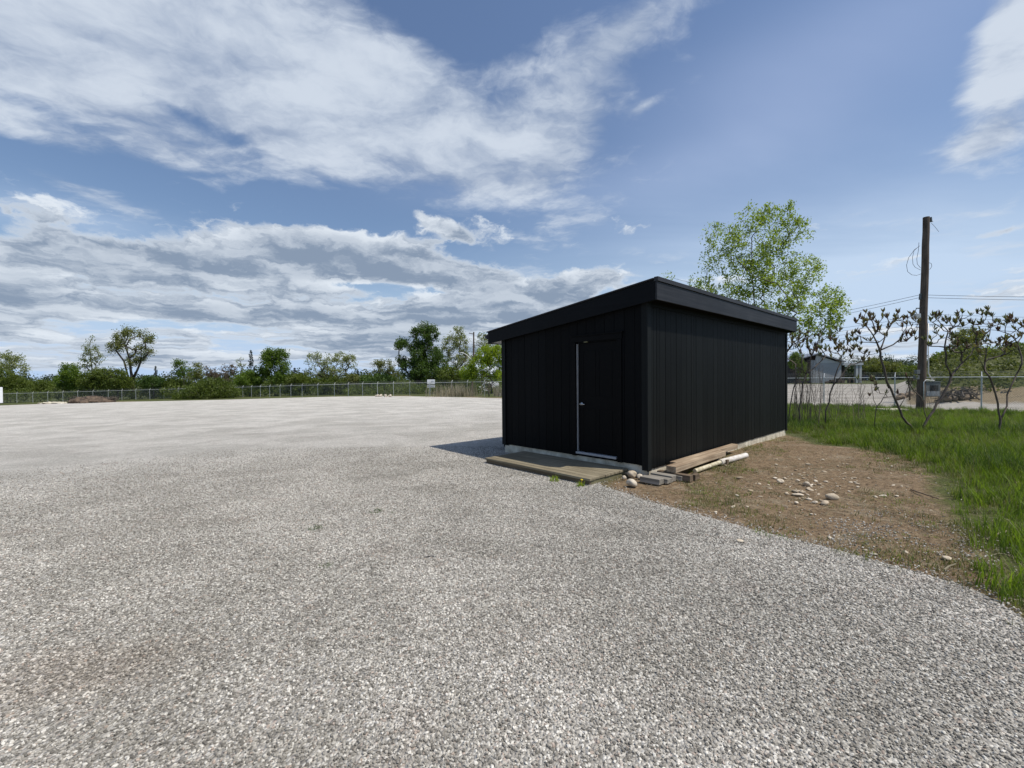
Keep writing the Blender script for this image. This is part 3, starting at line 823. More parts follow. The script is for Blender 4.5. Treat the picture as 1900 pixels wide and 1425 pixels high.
# ------------------------------------------------------------------ the shed
def build_shed():
    root = empty('shed', (SB[0], SB[1], 0), SROT)
    tag(root, 'small black timber shed with a sloping flat roof standing on the gravel', 'shed')
    zt = lambda y: 3.18 - .1237 * y                 # top of the roof
    y0, y1, x0, x1 = -.235, 3.90, -.105, SL + .08
    zb = lambda y: 2.865 + (2.42 - 2.865) * (y - y0) / (y1 - y0)        # foot of the fascia
    # footing
    f = MB(); f.box((.02, .016, -.15), (SL - .02, .17, .18)); f.box((.02, SWD - .17, -.15), (SL - .02, SWD - .02, .16))
    f.box((.02, .17, -.15), (.17, SWD - .17, .195)); f.box((SL - .17, .17, -.15), (SL - .02, SWD - .17, .16))
    f.build('foundation', M['concrete'], root, bevel=.006)
    # walls: boards with grooves in front of a backing sheet
    def wall_x(y, sgn, zlo):
        mb = MB(); x = .0
        rg = random.Random(4); mb.box((.03, y + (.012 if sgn < 0 else -.03), zlo + .01), (SL - .03, y + (.03 if sgn < 0 else -.012), zt(y) - .16))
        while x < SL - .005:
            wd = rg.choice((.2, .2, .2, .1, .3)); xe = min(x + wd, SL)
            e = rg.uniform(0, .0035)
            a = (x + .007, y - .0 - e, zlo + rg.uniform(-.004, .004)); b = (xe - .0, y + .014, zt(y) - .16)
            if sgn > 0: a, b = (a[0], y - .014, a[2]), (b[0], y + e, b[2])
            mb.box(a, b); x = xe
        return mb
    wall_x(0, -1, .125).build('wall', M['black_side'], root, bevel=.002)
    wall_x(SWD, 1, .12).build('wall', M['black_side'], root)
    d0, d1 = .56, 1.46                 # door opening along local y
    dz0, dz1 = .215, 2.305
    mb = MB()
    def board(ya, yb, za, ztf, x=0.0):
        e = rnd.uniform(0, .003)
        mb.add([(x - e, ya, za), (x + .016, ya, za), (x + .016, yb, za), (x - e, yb, za), (x - e, ya, ztf(ya)), (x + .016, ya, ztf(ya)), (x + .016, yb, ztf(yb)), (x - e, yb, ztf(yb))],
               [(0, 3, 2, 1), (4, 5, 6, 7), (0, 1, 5, 4), (1, 2, 6, 5), (2, 3, 7, 6), (3, 0, 4, 7)])
    y = .02; tp = lambda q: zt(q) - .12
    while y < SWD - .02:
        ye = min(y + .2, SWD - .02)
        for (a, b) in ((y + .007, ye),):
            if b <= d0 - .0 or a >= d1: board(a, b, .19, tp)
            else:
                if a < d0: board(a, d0, .19, tp)
                if b > d1: board(d1, b, .19, tp)
                aa, bb = max(a, d0), min(b, d1)
                board(aa, bb, dz1, tp); board(aa, bb, .19, lambda q: dz0)
        y = ye
    for (a, b, za, zq) in ((.02, d0, .2, tp), (d1, SWD - .02, .2, tp), (d0, d1, dz1, tp)):
        mb.add([(.02, a, za), (.04, a, za), (.04, b, za), (.02, b, za), (.02, a, zq(a) - .01), (.04, a, zq(a) - .01), (.04, b, zq(b) - .01), (.02, b, zq(b) - .01)],
               [(0, 3, 2, 1), (4, 5, 6, 7), (0, 1, 5, 4), (1, 2, 6, 5), (2, 3, 7, 6), (3, 0, 4, 7)])
    mb.build('wall', M['black_front'], root)
    b = MB(); b.prism([(SL - .02, .02, .12), (SL - .02, SWD - .02, .12), (SL - .02, SWD - .02, tp(SWD)), (SL - .02, .02, tp(.02))], (.02, 0, 0))
    b.build('wall', M['black_front'], root)
    # corner trims
    for (cx, cy, sxn, syn, lo) in ((0, 0, -1, -1, .115), (0, SWD, -1, 1, .185), (SL, 0, 1, -1, .10), (SL, SWD, 1, 1, .12)):
        t = MB(); T = .022; W = .09; top = zt(cy) - .16
        t.box((min(cx, cx + sxn * T), min(cy - syn * W, cy), lo), (max(cx, cx + sxn * T), max(cy - syn * W, cy), top))
        t.box((min(cx - sxn * W, cx + sxn * T), min(cy, cy + syn * T), lo - .01), (max(cx - sxn * W, cx + sxn * T), max(cy, cy + syn * T), top))
        t.build('corner_trim', M['trim'], root, bevel=.002)
    # frieze board under the right eave
    fr = MB(); fr.box((.09, -.024, 2.80), (SL - .09, -.004, 2.99)); fr.build('frieze_board', M['black_side'], root)
    # fascias
    fx = MB(); fx.box((x0, y0, 2.862), (x1, y0 + .03, 3.150)); fx.box((x0 - .006, y0 - .02, 3.153), (x1 + .006, y0 + .05, 3.222))
    fx.build('fascia', M['fascia_x'], root, bevel=.003)
    fb = MB(); fb.box((x0, y1 - .03, 2.42), (x1, y1, zt(y1) - .015)); fb.build('fascia', M['fascia_x'], root, bevel=.003)
    for xa in (x0, x1 - .03):
        q = MB(); a, bb = y0 + .033, y1 - .033
        q.prism([(xa, a, zb(a)), (xa, bb, zb(bb)), (xa, bb, zt(bb) - .02), (xa, a, zt(a) - .02)], (.03, 0, 0))
        q.build('fascia', M['fascia_y'], root, bevel=.003)
    # roof sheet with metal drip edge
    rf = MB(); a, bb = y0 + .055, y1 + .03
    rf.prism([(x0 - .02, a, zt(a) - .015), (x0 - .02, bb, zt(bb) - .015), (x0 - .02, bb, zt(bb) + .006), (x0 - .02, a, zt(a) + .006)], (x1 - x0 + .04, 0, 0))
    roof = rf.build('roof', M['roofing'], root)
    # soffit: dark under the front, grey metal under the left eave
    so = MB(); a, bb = y0 + .033, SWD - .0
    so.prism([(x0 + .033, a, zb(a) + .03), (x0 + .033, bb, zb(bb) + .03), (x0 + .033, bb, zb(bb) + .045), (x0 + .033, a, zb(a) + .045)], (x1 - x0 - .066, 0, 0))
    so.build('soffit', M['black_front'], root)
    s2 = MB(); a, bb = SWD + .002, y1 - .033
    s2.prism([(x0 + .033, a, zb(a) + .012), (x0 + .033, bb, zb(bb) + .012), (x0 + .033, bb, zb(bb) + .03), (x0 + .033, a, zb(a) + .03)], (x1 - x0 - .066, 0, 0))
    s2 = s2.build('soffit', M['soffit'], root); s2['label'] = 'light grey soffit under the low left eave'
    gt = MB(); zg = zt(y1) - .07
    gt.prism([(x0 - .01, y1 + .004, zg - .1), (x0 - .01, y1 + .07, zg - .08), (x0 - .01, y1 + .10, zg), (x0 - .01, y1 + .004, zg)], (x1 - x0, 0, 0))
    gt.build('gutter', M['fascia_x'], root)
    # door set back in its frame
    dr = MB(); dr.box((.028, d0 + .022, dz0 + .065), (.07, d1 - .035, dz1 - .02))
    for (ya, yb, za, zc_) in ((d0 + .13, d0 + .42, 1.30, 2.14), (d0 + .48, d0 + .77, 1.30, 2.14), (d0 + .13, d0 + .42, .42, 1.08), (d0 + .48, d0 + .77, .42, 1.08)):
        for (p, q) in (((.024, ya, za), (.0275, yb, za + .02)), ((.024, ya, zc_ - .02), (.0275, yb, zc_)), ((.024, ya, za + .02), (.0275, ya + .02, zc_ - .02)), ((.024, yb - .02, za + .02), (.0275, yb, zc_ - .02))):
            dr.box(p, q)
    door = dr.build('door', M['door'], root, bevel=.0015)
    hd = MB(); hy, hz = d1 - .105, 1.155
    hd.tube([(.0235, hy, hz), (.012, hy, hz)], .032, 14); hd.tube([(.012, hy, hz), (-.035, hy, hz)], .011, 8)
    hd.tube([(-.035, hy + .008, hz), (-.038, hy - .05, hz + .002), (-.034, hy - .11, hz - .004)], [.011, .010, .008], 8)
    hd.build('handle', M['nickel'], door, smooth=True)
    st = MB(); st.box((-.002, d1 - .030, dz0 + .06), (.06, d1 - .014, dz1 - .035)); ws = st.build('door_edge', M['strip'], root); ws['label'] = 'pale unpainted strip along the handle side of the door'
    fr = MB(); C = .09
    fr.box((-.022, d0 - C, .185), (.0, d0, dz1 + .0)); fr.box((-.022, d1, .185), (.0, d1 + C, dz1 + .0)); fr.box((-.024, d0 - C - .012, dz1 + .002), (.0, d1 + C + .012, dz1 + C + .01))
    fr.box((-.040, d0 - C - .03, dz1 + C + .012), (.0, d1 + C + .03, dz1 + C + .035))
    fr.box((-.0, d0, dz0), (.09, d0 + .02, dz1)); fr.box((.002, d1 - .008, dz0), (.09, d1, dz1)); fr.box((.0, d0 + .02, dz1 - .018), (.09, d1 - .008, dz1))
    fr.build('door_frame', M['door'], root, bevel=.002)
    th = MB(); th.box((-.030, d0 + .022, dz0 + .012), (.075, d1 - .0, dz0 + .050)); th.build('threshold', M['alu'], root, bevel=.005)
    lt = MB(); lt.box((.0, d1 - .28, dz1 - .019), (-.03, d1 - .20, dz1 + .0)); lt.build('door_catch', M['deckside'], root)
    bk = MB(); bk.box((.09, d0, .2), (.11, d1, dz1)); bk.build('wall_backing', M['door'], root)


build_shed()


# ------------------------------------------------------------------ low deck in front of the door
def build_deck():
    root = empty('deck', (SB[0], SB[1], 0), SROT)
    tag(root, 'low weathered wooden platform in front of the shed door', 'deck')
    ya, yb, xa, xb = .36, 2.82, -1.075, -.012
    nb = 8; wd = (xb - xa + .02) / nb
    for i in range(nb):
        p = MB(); x = xa - .02 + i * wd
        p.box((x + .003, ya - .015 + rnd.uniform(-.008, .008), .072), (x + wd - .003, yb + .015 + rnd.uniform(-.01, .01), .108 + rnd.uniform(-.002, .002)))
        p.build('deck_board', M['deckwood'], root, bevel=.004)
    r = MB(); r.box((xa, ya, -.05), (xa + .04, yb, .0715)); r.build('rim_joist', M['deckface'], root, bevel=.003)
    for yy in (ya, yb - .04):
        q = MB(); q.box((xa + .041, yy, -.05), (xb, yy + .04, .0715)); q.build('rim_joist', M['deckside'], root, bevel=.003)


build_deck()


# ------------------------------------------------------------------ stones, timbers and pipe by the corner
def rock(px, py, wpx, hpx, seed, label, group=None, name='rock', mat='field_stone', sub=3, bury=.25, up=0.0):
    p = gnd(px, py + hpx * .45)
    k = math.hypot(p.x, p.y) if False else p.y
    sz = 1.12 * wpx * p.y / FPX / 2 / math.sqrt(1 + (p.x / p.y) ** 2) ** .5
    flat = min(.9, 1.05 * hpx / wpx)
    me = stone_mesh(name, M[mat], sz, seed, flat, sub, True, .42)
    o = bpy.data.objects.new(name, me); col.objects.link(o)
    o.location = (p.x, p.y, p.z + sz * flat * (1 - bury) + up); o.rotation_euler = (rnd.uniform(-.2, .2), rnd.uniform(-.2, .2), rnd.uniform(0, 6.28))
    tag(o, label, 'stone', group)
    return o


g0 = 'rounded stones heaped beside the deck corner'
rock(1173, 880, 17, 14, 1, 'large rounded cream stone on top, between the deck and the shed corner', g0)
rock(1172, 895.5, 26, 15, 2, 'broad flat tan stone, frontmost of the heap by the deck corner', g0)
rock(1158.5, 885, 9, 10, 3, 'small mossy stone nearest the deck in the heap', g0)
rock(1161.5, 880, 6, 5, 31, 'tiny pale stone above the mossy one at the deck side', g0, up=.01)
rock(1187, 884, 11, 9, 4, 'yellowish stone right of the large cream one', g0)
rock(1191, 880, 8, 8, 5, 'dark stone against the foundation behind the yellowish one', g0)
rock(1181, 876, 10, 7, 6, 'brown stone leaning behind the large cream one', g0, up=.04)
rock(1200, 886.5, 13, 9, 7, 'smooth grey white stone at the shed corner', g0)
rock(1195, 891.5, 9, 4, 8, 'flat white stone in front of the smooth grey white one', g0)
g1 = 'large stones lying on the bare earth'
rock(1543, 921, 21, 13, 9, 'largest brown rounded stone on the bare earth', g1, bury=.2)
rock(1531, 932, 19, 9, 10, 'pale rounded stone just in front of the largest brown one', g1)
rock(1448, 892, 15, 8, 11, 'grey humped stone, leftmost large one on the bare earth', g1)
rock(1496, 897, 15, 9, 12, 'pale triangular stone in the middle of the bare earth', g1)
rock(1479, 917, 19, 5, 13, 'flat white stone left of the largest brown one', g1)
rock(1475, 911, 13, 5, 14, 'flat grey stone behind the flat white one', g1)
rock(1489, 913, 12, 5, 15, 'flat olive stone touching the flat grey one', g1)
rock(1503, 908, 15, 4, 16, 'long pale sliver of stone behind the flat stones', g1)
rock(1478, 932, 9, 5, 17, 'small brown stone in front of the flat white one', g1)
rock(1512, 931, 13, 5, 32, 'lilac tinged flat stone left of the pale rounded one', g1)
rock(1757, 1035, 17, 8, 18, 'pale oval stone near the grass at the right end of the bare earth', g1)
rock(1371, 886, 10, 4, 19, 'small pale stone right of the tuft beside the pipe', g1)
rock(1374, 1003, 0.1 + 14, 5, 20, 'flat pale stone at the gravel edge', g1)
# many small ones, a few shapes shared
sm = [stone_mesh('small_stone', M['field_stone'], 1.0, 60 + i, .45, 2, True, .35) for i in range(7)]
cnt = 0
while cnt < 200:
    q = rnd.random()
    if q < .55: px, py = rnd.gauss(1500, 60), rnd.gauss(900, 22)
    elif q < .75: px, py = rnd.gauss(1560, 80), rnd.gauss(885, 22)
    else: px, py = rnd.uniform(1260, 1800), rnd.uniform(850, 1050)
    p = gnd(px, py)
    if sdf(DIRT, np.array([p.x]), np.array([p.y]))[0] > -.1 or sdf(YARD, np.array([p.x]), np.array([p.y]))[0] < .15: continue
    if p.x < 3.2 and p.y > 7.4: continue
    s = .010 + .030 * rnd.random() ** 2.2
    o = bpy.data.objects.new('small_stone', rnd.choice(sm)); col.objects.link(o)
    o.scale = (s * rnd.uniform(.8, 1.5), s, s * rnd.uniform(.7, 1.2)); o.location = (p.x, p.y, p.z + s * .12); o.rotation_euler = (rnd.uniform(-.2, .2), rnd.uniform(-.2, .2), rnd.uniform(0, 6.28))
    tag(o, 'small pale stone strewn on the bare earth right of the shed', 'stone', 'small stones strewn on the bare earth')
    cnt += 1


def beam(name, a, ang, L, W, Hh, z, mat, label, cat, group=None, axis_='X', lean=0.0):
    """a: centre of the near end; ang: heading of the beam"""
    mb = MB(); mb.box((0, -W / 2, 0), (L, W / 2, Hh))
    o = mb.build(name, M[mat], bevel=.005)
    o.location = (a[0], a[1], z); o.rotation_euler = (0, lean, ang)
    tag(o, label, cat, group)
    return o


# cross blocks under the timbers (short, square to the wall)
q = sh(.24, -.06); beam('wooden_block', q, SROT - math.pi / 2, .56, .11, .10, 0, 'timber_old', 'dark square timber block under the near end of the stacked beams', 'block')
q = sh(2.0, -.06); beam('wooden_block', q, SROT - math.pi / 2, .45, .09, .09, 0, 'timber_old', 'timber block under the far end of the stacked beams', 'block')
q = sh(.33, -.60); beam('wooden_block', q, SROT + .02, .16, .08, .095, 0, 'timber_old', 'mossy block end beside the cream end of the pipe', 'block')
q = sh(.20, -.30); beam('timber_beam', q, SROT + .012, 2.1, .165, .10, .105, 'timber', 'thick sawn beam lying on blocks along the right wall', 'beam')
q = sh(.62, -.13); beam('timber_beam', q, SROT + .005, 2.8, .13, .09, .101, 'timber', 'longer thinner pale board between the thick beam and the wall', 'beam')
# silvered pieces side by side at the corner
base = gnd(1216, 905)
for i, (du, dv, L, lab) in enumerate(((0, 0, .33, 'silvered short timber nearest the gravel in the flat row by the shed corner'), (.165, .02, .36, 'second silvered short timber from the gravel in the flat row'),
                                      (.33, .0, .37, 'third silvered short timber from the gravel in the flat row'), (.49, .03, .42, 'silvered short timber nearest the beams in the flat row'))):
    u = Vector((math.cos(SROT), math.sin(SROT))); v = Vector((u.y, -u.x))
    st = gnd(1190, 893)
    a = Vector((st.x, st.y)) + u * (du * 1.0 + .02) + v * (dv)
    mb = MB(); mb.box((-.074, 0, 0), (.074, L, (.088, .070, .092, .075)[i]))
    o = mb.build('short_timber', M['timber_grey'], bevel=.006); o.location = (a.x, a.y, 0); o.rotation_euler = (0, 0, math.atan2(v.y, v.x) - math.pi / 2 + rnd.uniform(-.03, .03))
    tag(o, lab, 'timber', 'silvered short timbers laid side by side at the shed corner')
# pipe: thin cream half pushed into a thicker white half
e0, e1_, e2 = gnd(1289, 879), gnd(1338, 862.5), gnd(1384, 849.5)
pr = empty('plastic_pipe', (e0.x, e0.y, 0)); tag(pr, 'white plastic pipe with a cream stained near half lying beside the stacked timbers', 'pipe')
o0 = Vector((e0.x, e0.y, 0))
t = MB(); t.tube([Vector((0, 0, .045)), Vector((e1_.x, e1_.y, .055)) - o0], .036, 16)
a = t.build('pipe_section', M['pvc_yellow'], pr, smooth=False); a['label'] = 'cream stained thinner near half'
t = MB(); t.tube([Vector((e1_.x, e1_.y, .055)) - o0 - (e1_ - e0).normalized() * .05, Vector((e2.x, e2.y, .052)) - o0], .052, 18)
a = t.build('pipe_section', M['pvc'], pr); a['label'] = 'white thicker far half'
t = MB(); t.tube([Vector((e2.x, e2.y, .052)) - o0, Vector((e2.x, e2.y, .052)) - o0 + (e2 - e1_).normalized() * .02], .038, 14)
t.build('pipe_mouth_shade', M['dark'], pr)  # dark plug, its colour stands for shade inside the pipe


# tufts of weeds in the gravel and beside the deck
def weed(px, py, size, label, lime=False, flowers=0, flat=False):
    p = gnd(px, py); mb = MB()
    for _ in range(40 if not flat else 60):
        a = rnd.uniform(0, 6.28); r = size * math.sqrt(rnd.random()) * .6
        h = size * rnd.uniform(.3, 1.0) * (.35 if flat else 1)
        blade(mb, r * math.cos(a), r * math.sin(a), h, size * .10, size * rnd.uniform(.2, .7), rnd.uniform(0, 6.28))
    if flowers:
        root = empty('weed', p); mb.build('leaf_tuft', M['leaf_lime'] if lime else M['leaf_mid'], root)
        fl = MB(); fl.tube([(0.02, 0, 0), (.02, 0, size * .9)], .003, 4); fl.tube([(.02, 0, size * .9), (.02, 0, size * .9 + .012)], .018, 8)
        fl.build('flower', M['dandelion'], root)
        tag(root, label, 'weed')
    else:
        o = mb.build('weed', M['leaf_lime'] if lime else M['leaf_dark']); o.location = p; tag(o, label, 'weed')


M['dandelion'] = plain('dandelion yellow', (.75, .55, .02), .7)
weed(1029, 893, .13, 'green weed growing against the middle of the deck rim', True)
weed(1077, 903, .11, 'green weed with a yellow flower at the near corner of the deck', True, 1)
weed(588, 982, .13, 'dark flat weed in the gravel, leftmost of the weeds in the open yard', flat=True)
weed(699, 951, .14, 'small dark weed in the gravel, farthest from the camera in the open yard', flat=True)
weed(728, 953, .08, 'faint tiny weed just right of the farthest weed in the yard', flat=True)
weed(606, 1052, .09, 'thin brownish weed in the gravel, nearest to the camera', flat=True)
s_ = gnd(798, 1036); mb = MB(); mb.tube([(-.05, -.006, .012), (0, 0, .016), (.055, .012, .012)], [.004, .009, .004], 6)
o = mb.build('twig', M['dark']); o.location = s_; tag(o, 'short dark twig lying on the open gravel', 'twig')
for (pa, pb, r, lab) in (((1690, 908), (1742, 926), .008, 'brown bent stick lying on the bare earth by the grass'), ((1830, 1001), (1868, 985), .010, 'pale dry stalk lying at the grass edge'),
                         ((1752, 1057), (1774, 1046), .007, 'short pale stalk lying at the gravel edge')):
    a, b = gnd(*pa, up=.01), gnd(*pb, up=.05); mb = MB(); mb.tube([Vector((0, 0, 0)), (b - a) * .5 + Vector((0, .01, .0)), b - a], [r, r, r * .6], 6)
    o = mb.build('stick', M['grass_dry'] if 'pale' in lab else M['timber_old']); o.location = a; tag(o, lab, 'stick')
build_stuff()
# ------------------------------------------------------------------ chain link fences
def wire_panel():
    L, Hh, s, w = 3.3, 1.72, .0636, .0055
    me_v = []; me_f = []
    def strip(p, q, yoff):
        d = np.array([q[0] - p[0], q[1] - p[1]]); d = d / np.linalg.norm(d); n = np.array([-d[1], d[0]]) * w / 2
        o = len(me_v)
        for (a, sg) in ((p, 1), (p, -1), (q, -1), (q, 1)): me_v.append((a[0] + n[0] * sg, yoff, a[1] + n[1] * sg))
        me_f.append((o, o + 1, o + 2, o + 3))
    c = -Hh
    while c < L:
        x0, x1 = max(0, c), min(L, c + Hh)
        strip((x0, x0 - c), (x1, x1 - c), .002)
        strip((x0, Hh - (x0 - c)), (x1, Hh - (x1 - c)), -.002)
        c += s * math.sqrt(2)
    me = bpy.data.meshes.new('wire_mesh'); me.from_pydata(me_v, [], me_f); me.materials.append(M['wire_mesh'])
    return me


PANEL = wire_panel()
def post_meshes(h, r=.033):
    a = MB(); a.tube([(0, 0, -.1), (0, 0, h)], r, 8); a.tube([(0, 0, h), (0, 0, h + .03)], [r * 1.15, r * .6], 8)
    b = MB(); b.tube([(0, 0, h), (0, .20, h + .27)], [.022, .014], 6)
    A = bpy.data.meshes.new('post'); A.from_pydata(a.v, [], a.f); A.materials.append(M['galv'])
    B = bpy.data.meshes.new('arm'); B.from_pydata(b.v, [], b.f); B.materials.append(M['galv_bright'])
    return A, B


PM, AM = post_meshes(1.83)


def fence(name, pts, spacing, label, arm_side=1, start_off=0.0):
    root = empty(name, (pts[0][0], pts[0][1], h1(*pts[0]))); tag(root, label, 'fence')
    o0 = Vector(root.location); chain = []
    for k in range(len(pts) - 1):
        a, b = Vector(pts[k]), Vector(pts[k + 1]); L = (b - a).length; n = max(1, round(L / spacing))
        for i in range(n): chain.append(a + (b - a) * (i / n))
    chain.append(Vector(pts[-1]))
    P = [Vector((p.x, p.y, h1(p.x, p.y))) for p in chain]
    rail = MB(); rail.tube([p - o0 + Vector((0, 0, 1.80)) for p in P], .026, 6)
    rail.build('top_rail', M['galv_bright'], root)
    for q in range(3):
        wr = MB(); pts_ = []
        for i in range(len(P)):
            j = min(i, len(P) - 2); d = (P[j + 1] - P[j]).normalized(); nrm = Vector((-d.y, d.x, 0)) * arm_side
            pts_.append(P[i] - o0 + nrm * (.07 + .06 * q) + Vector((0, 0, 1.93 + .08 * q)))
        wr.tube(pts_, .004, 4, False); wr.build('barbed_wire', M['wire_mesh'], root)
    for i, p in enumerate(P):
        j = min(i, len(P) - 2); d = P[j + 1] - P[j]; ang = math.atan2(d.y, d.x)
        po = bpy.data.objects.new('post', PM); col.objects.link(po); po.parent = root; po.location = p - o0
        po.rotation_euler = (rnd.uniform(-.012, .012), rnd.uniform(-.012, .012), ang + (0 if arm_side > 0 else math.pi))
        ar = bpy.data.objects.new('arm', AM); col.objects.link(ar); ar.parent = po
        if i < len(P) - 1:
            pn = bpy.data.objects.new('wire_mesh', PANEL); col.objects.link(pn); pn.parent = root
            pn.location = p - o0 + Vector((0, 0, .07)); L = d.length
            pn.rotation_euler = (0, -math.atan2(d.z, math.hypot(d.x, d.y)), ang); pn.scale = (L / 3.3, 1, 1)
    return root


cpts = [tuple(fence_pt(11.6 - 3.46 * 4)), tuple(fence_pt(11.6 + 3.46 * 13))]
fence('chain_link_fence', cpts, 3.46, 'galvanised chain link fence running behind the shed and past the utility pole', -1)
fp = [cpts[1]] + [(on(px, Y).x, Y) for px, Y in ((760, 61.3), (700, 62), (620, 65), (560, 68), (500, 72.5), (450, 76.5), (330, 80), (200, 82), (60, 83), (-60, 82))]
fence('chain_link_fence', fp, 3.1, 'long galvanised chain link fence along the far edge of the gravel yard, under the trees', -1)

# ------------------------------------------------------------------ foliage
NPR = np.random.RandomState(5)


def leaf_mesh(name, centers, rads, per, size, mat, parent, up=.3, aspect=.55):
    """leaf-sized faces gathered round the cluster centres"""
    n = len(centers) * per
    c = np.repeat(centers, per, 0); rr = np.repeat(rads, per, 0)
    d = NPR.normal(size=(n, 3)); d /= np.linalg.norm(d, axis=1)[:, None]
    p = c + d * (NPR.rand(n, 1) ** .5) * rr
    a = NPR.normal(size=(n, 3)); a[:, 2] -= .25; a /= np.linalg.norm(a, axis=1)[:, None]
    b = NPR.normal(size=(n, 3)); b[:, 2] *= (1 - up); b -= a * (a * b).sum(1)[:, None]; b /= np.linalg.norm(b, axis=1)[:, None]
    s = size * (.6 + .8 * NPR.rand(n, 1))
    nn = np.cross(a, b)
    v = np.stack([p - a * s * .5, p + b * s * aspect * .5 + nn * s * .08, p + a * s * .5, p - b * s * aspect * .5 + nn * s * .08], 1).reshape(-1, 3)
    me = bpy.data.meshes.new(name); me.vertices.add(4 * n); me.vertices.foreach_set('co', v.astype(np.float32).ravel())
    me.loops.add(4 * n); me.loops.foreach_set('vertex_index', np.arange(4 * n, dtype=np.int32))
    me.polygons.add(n); me.polygons.foreach_set('loop_start', np.arange(0, 4 * n, 4, dtype=np.int32))
    me.update(calc_edges=True)
    return link(name, me, mat, parent)


def skeleton(seeds, targets, r_tip, curve=.12, rg=None, pw=.46):
    """seeds: list of polylines (first = trunk); every target is joined to the nearest limb below it"""
    rg = rg or random.Random(3)
    nodes = []; par = []
    for pl in seeds:
        pl = [Vector(p) for p in pl]
        if nodes:
            k = min(range(len(nodes)), key=lambda i: (nodes[i] - pl[0]).length)
            prev = k if (nodes[k] - pl[0]).length < 3 else -1
        else: prev = -1
        for i, p in enumerate(pl):
            if i == 0 and prev >= 0 and (nodes[prev] - p).length < .02: continue
            nodes.append(p); par.append(prev); prev = len(nodes) - 1
    root = nodes[0]
    tg = sorted([Vector(t) for t in targets], key=lambda t: (t - root).length)
    for t in tg:
        best, bi = 1e9, 0
        for i, q in enumerate(nodes):
            d = t - q; L = d.length
            c = L * (1.0 + .9 * max(0, -(d.z / (L + 1e-6)) + .15)) + .12 * (q - root).length
            if i == 0: c += 1
            if c < best: best, bi = c, i
        q = nodes[bi]; L = (t - q).length
        m1 = q.lerp(t, .4) + Vector((rg.uniform(-1, 1), rg.uniform(-1, 1), rg.uniform(-.2, 1.0))) * L * curve * .5 + Vector((0, 0, -L * curve * .3))
        m2 = q.lerp(t, .75) + Vector((rg.uniform(-1, 1), rg.uniform(-1, 1), rg.uniform(-.5, .5))) * L * curve * .4
        nodes += [m1, m2, t]; n = len(nodes); par += [bi, n - 3, n - 2]
    n = len(nodes); load = [0.0] * n
    haskid = [False] * n
    for i in range(n):
        if par[i] >= 0: haskid[par[i]] = True
    for i in range(n):
        if not haskid[i]:
            k = i
            while k >= 0: load[k] += 1; k = par[k]
    rad = [r_tip * (l ** pw) for l in load]
    mb = MB()
    kids = {}
    for i in range(n):
        if par[i] >= 0: kids.setdefault(par[i], []).append(i)
    starts = [i for i in range(n) if par[i] < 0]
    stack = [(s, None) for s in starts]
    while stack:
        i, frm = stack.pop()
        pts = []; rr = []
        if frm is not None: pts.append(nodes[frm]); rr.append(min(rad[frm], rad[i] * 1.35))
        k = i
        while True:
            pts.append(nodes[k]); rr.append(rad[k])
            ch = kids.get(k, [])
            if not ch: break
            ch = sorted(ch, key=lambda c: -load[c])
            for c in ch[1:]: stack.append((c, k))
            k = ch[0]
        if len(pts) > 1:
            rr[-1] *= .5
            mb.tube(pts, rr, 5 if max(rr) < .06 else 8, True)
    return mb


def sample(blobs, Y, n, depth=1.0, fill=.45):
    """cluster centres inside ellipses given where the photo shows the crown"""
    w = np.array([b[2] * b[3] for b in blobs], float); w /= w.sum(); out = []
    for _ in range(n):
        b = blobs[NPR.choice(len(blobs), p=w)]
        a = NPR.rand() * 2 * math.pi; rr = NPR.rand() ** fill; el = NPR.uniform(-1, 1)
        px = b[0] + b[2] * rr * math.cos(a) * .9; py = b[1] + b[3] * rr * math.sin(a) * .9
        dz = NPR.uniform(-1, 1) * math.sqrt(max(0, 1 - rr * rr * .8)) * b[2] * Y / FPX * depth
        p = at(px, py, Y); out.append((p.x * (Y + dz) / Y, Y + dz, p.z))
    return np.array(out)


def tree(name, label, cat, base_px, Y, blobs, ncl, per, crad, lsize, mat, group=None, r_tip=.017, trunk=None, bark='bark', depth=1.0, up=.3, trunk_top=None, base=None, fill=.45):
    b = on(base_px, Y) if base is None else base
    root = empty(name, b); tag(root, label, cat, group)
    cl = sample(blobs, Y, ncl, depth, fill)
    cl[:, 2] = np.maximum(cl[:, 2], b.z + .25)
    seeds = []
    if trunk:
        for pl in trunk: seeds.append([at(px, py, Y + (q[0] if q else 0)) - b for (px, py, *q) in pl])
        seeds[0][0] = Vector((0, 0, -.1))
    else:
        low = min(cl[:, 2]); c = cl.mean(0)
        seeds.append([Vector((0, 0, -.1)), Vector((.0 + .15 * (c[0] - b.x), 0, max(.4, (low - b.z) * .7)))])
    tg = [Vector(p) - b for p in cl]
    sk = skeleton(seeds, tg if len(tg) < 260 else tg[::2], r_tip)
    sk.build('trunk', M[bark], root, smooth=True)
    leaf_mesh('crown', cl - np.array(b), np.full((len(cl), 1), crad) * (.6 + .8 * NPR.rand(len(cl), 1)), int(per * 1.7), lsize * 1.05, M[mat], root, up)
    return root


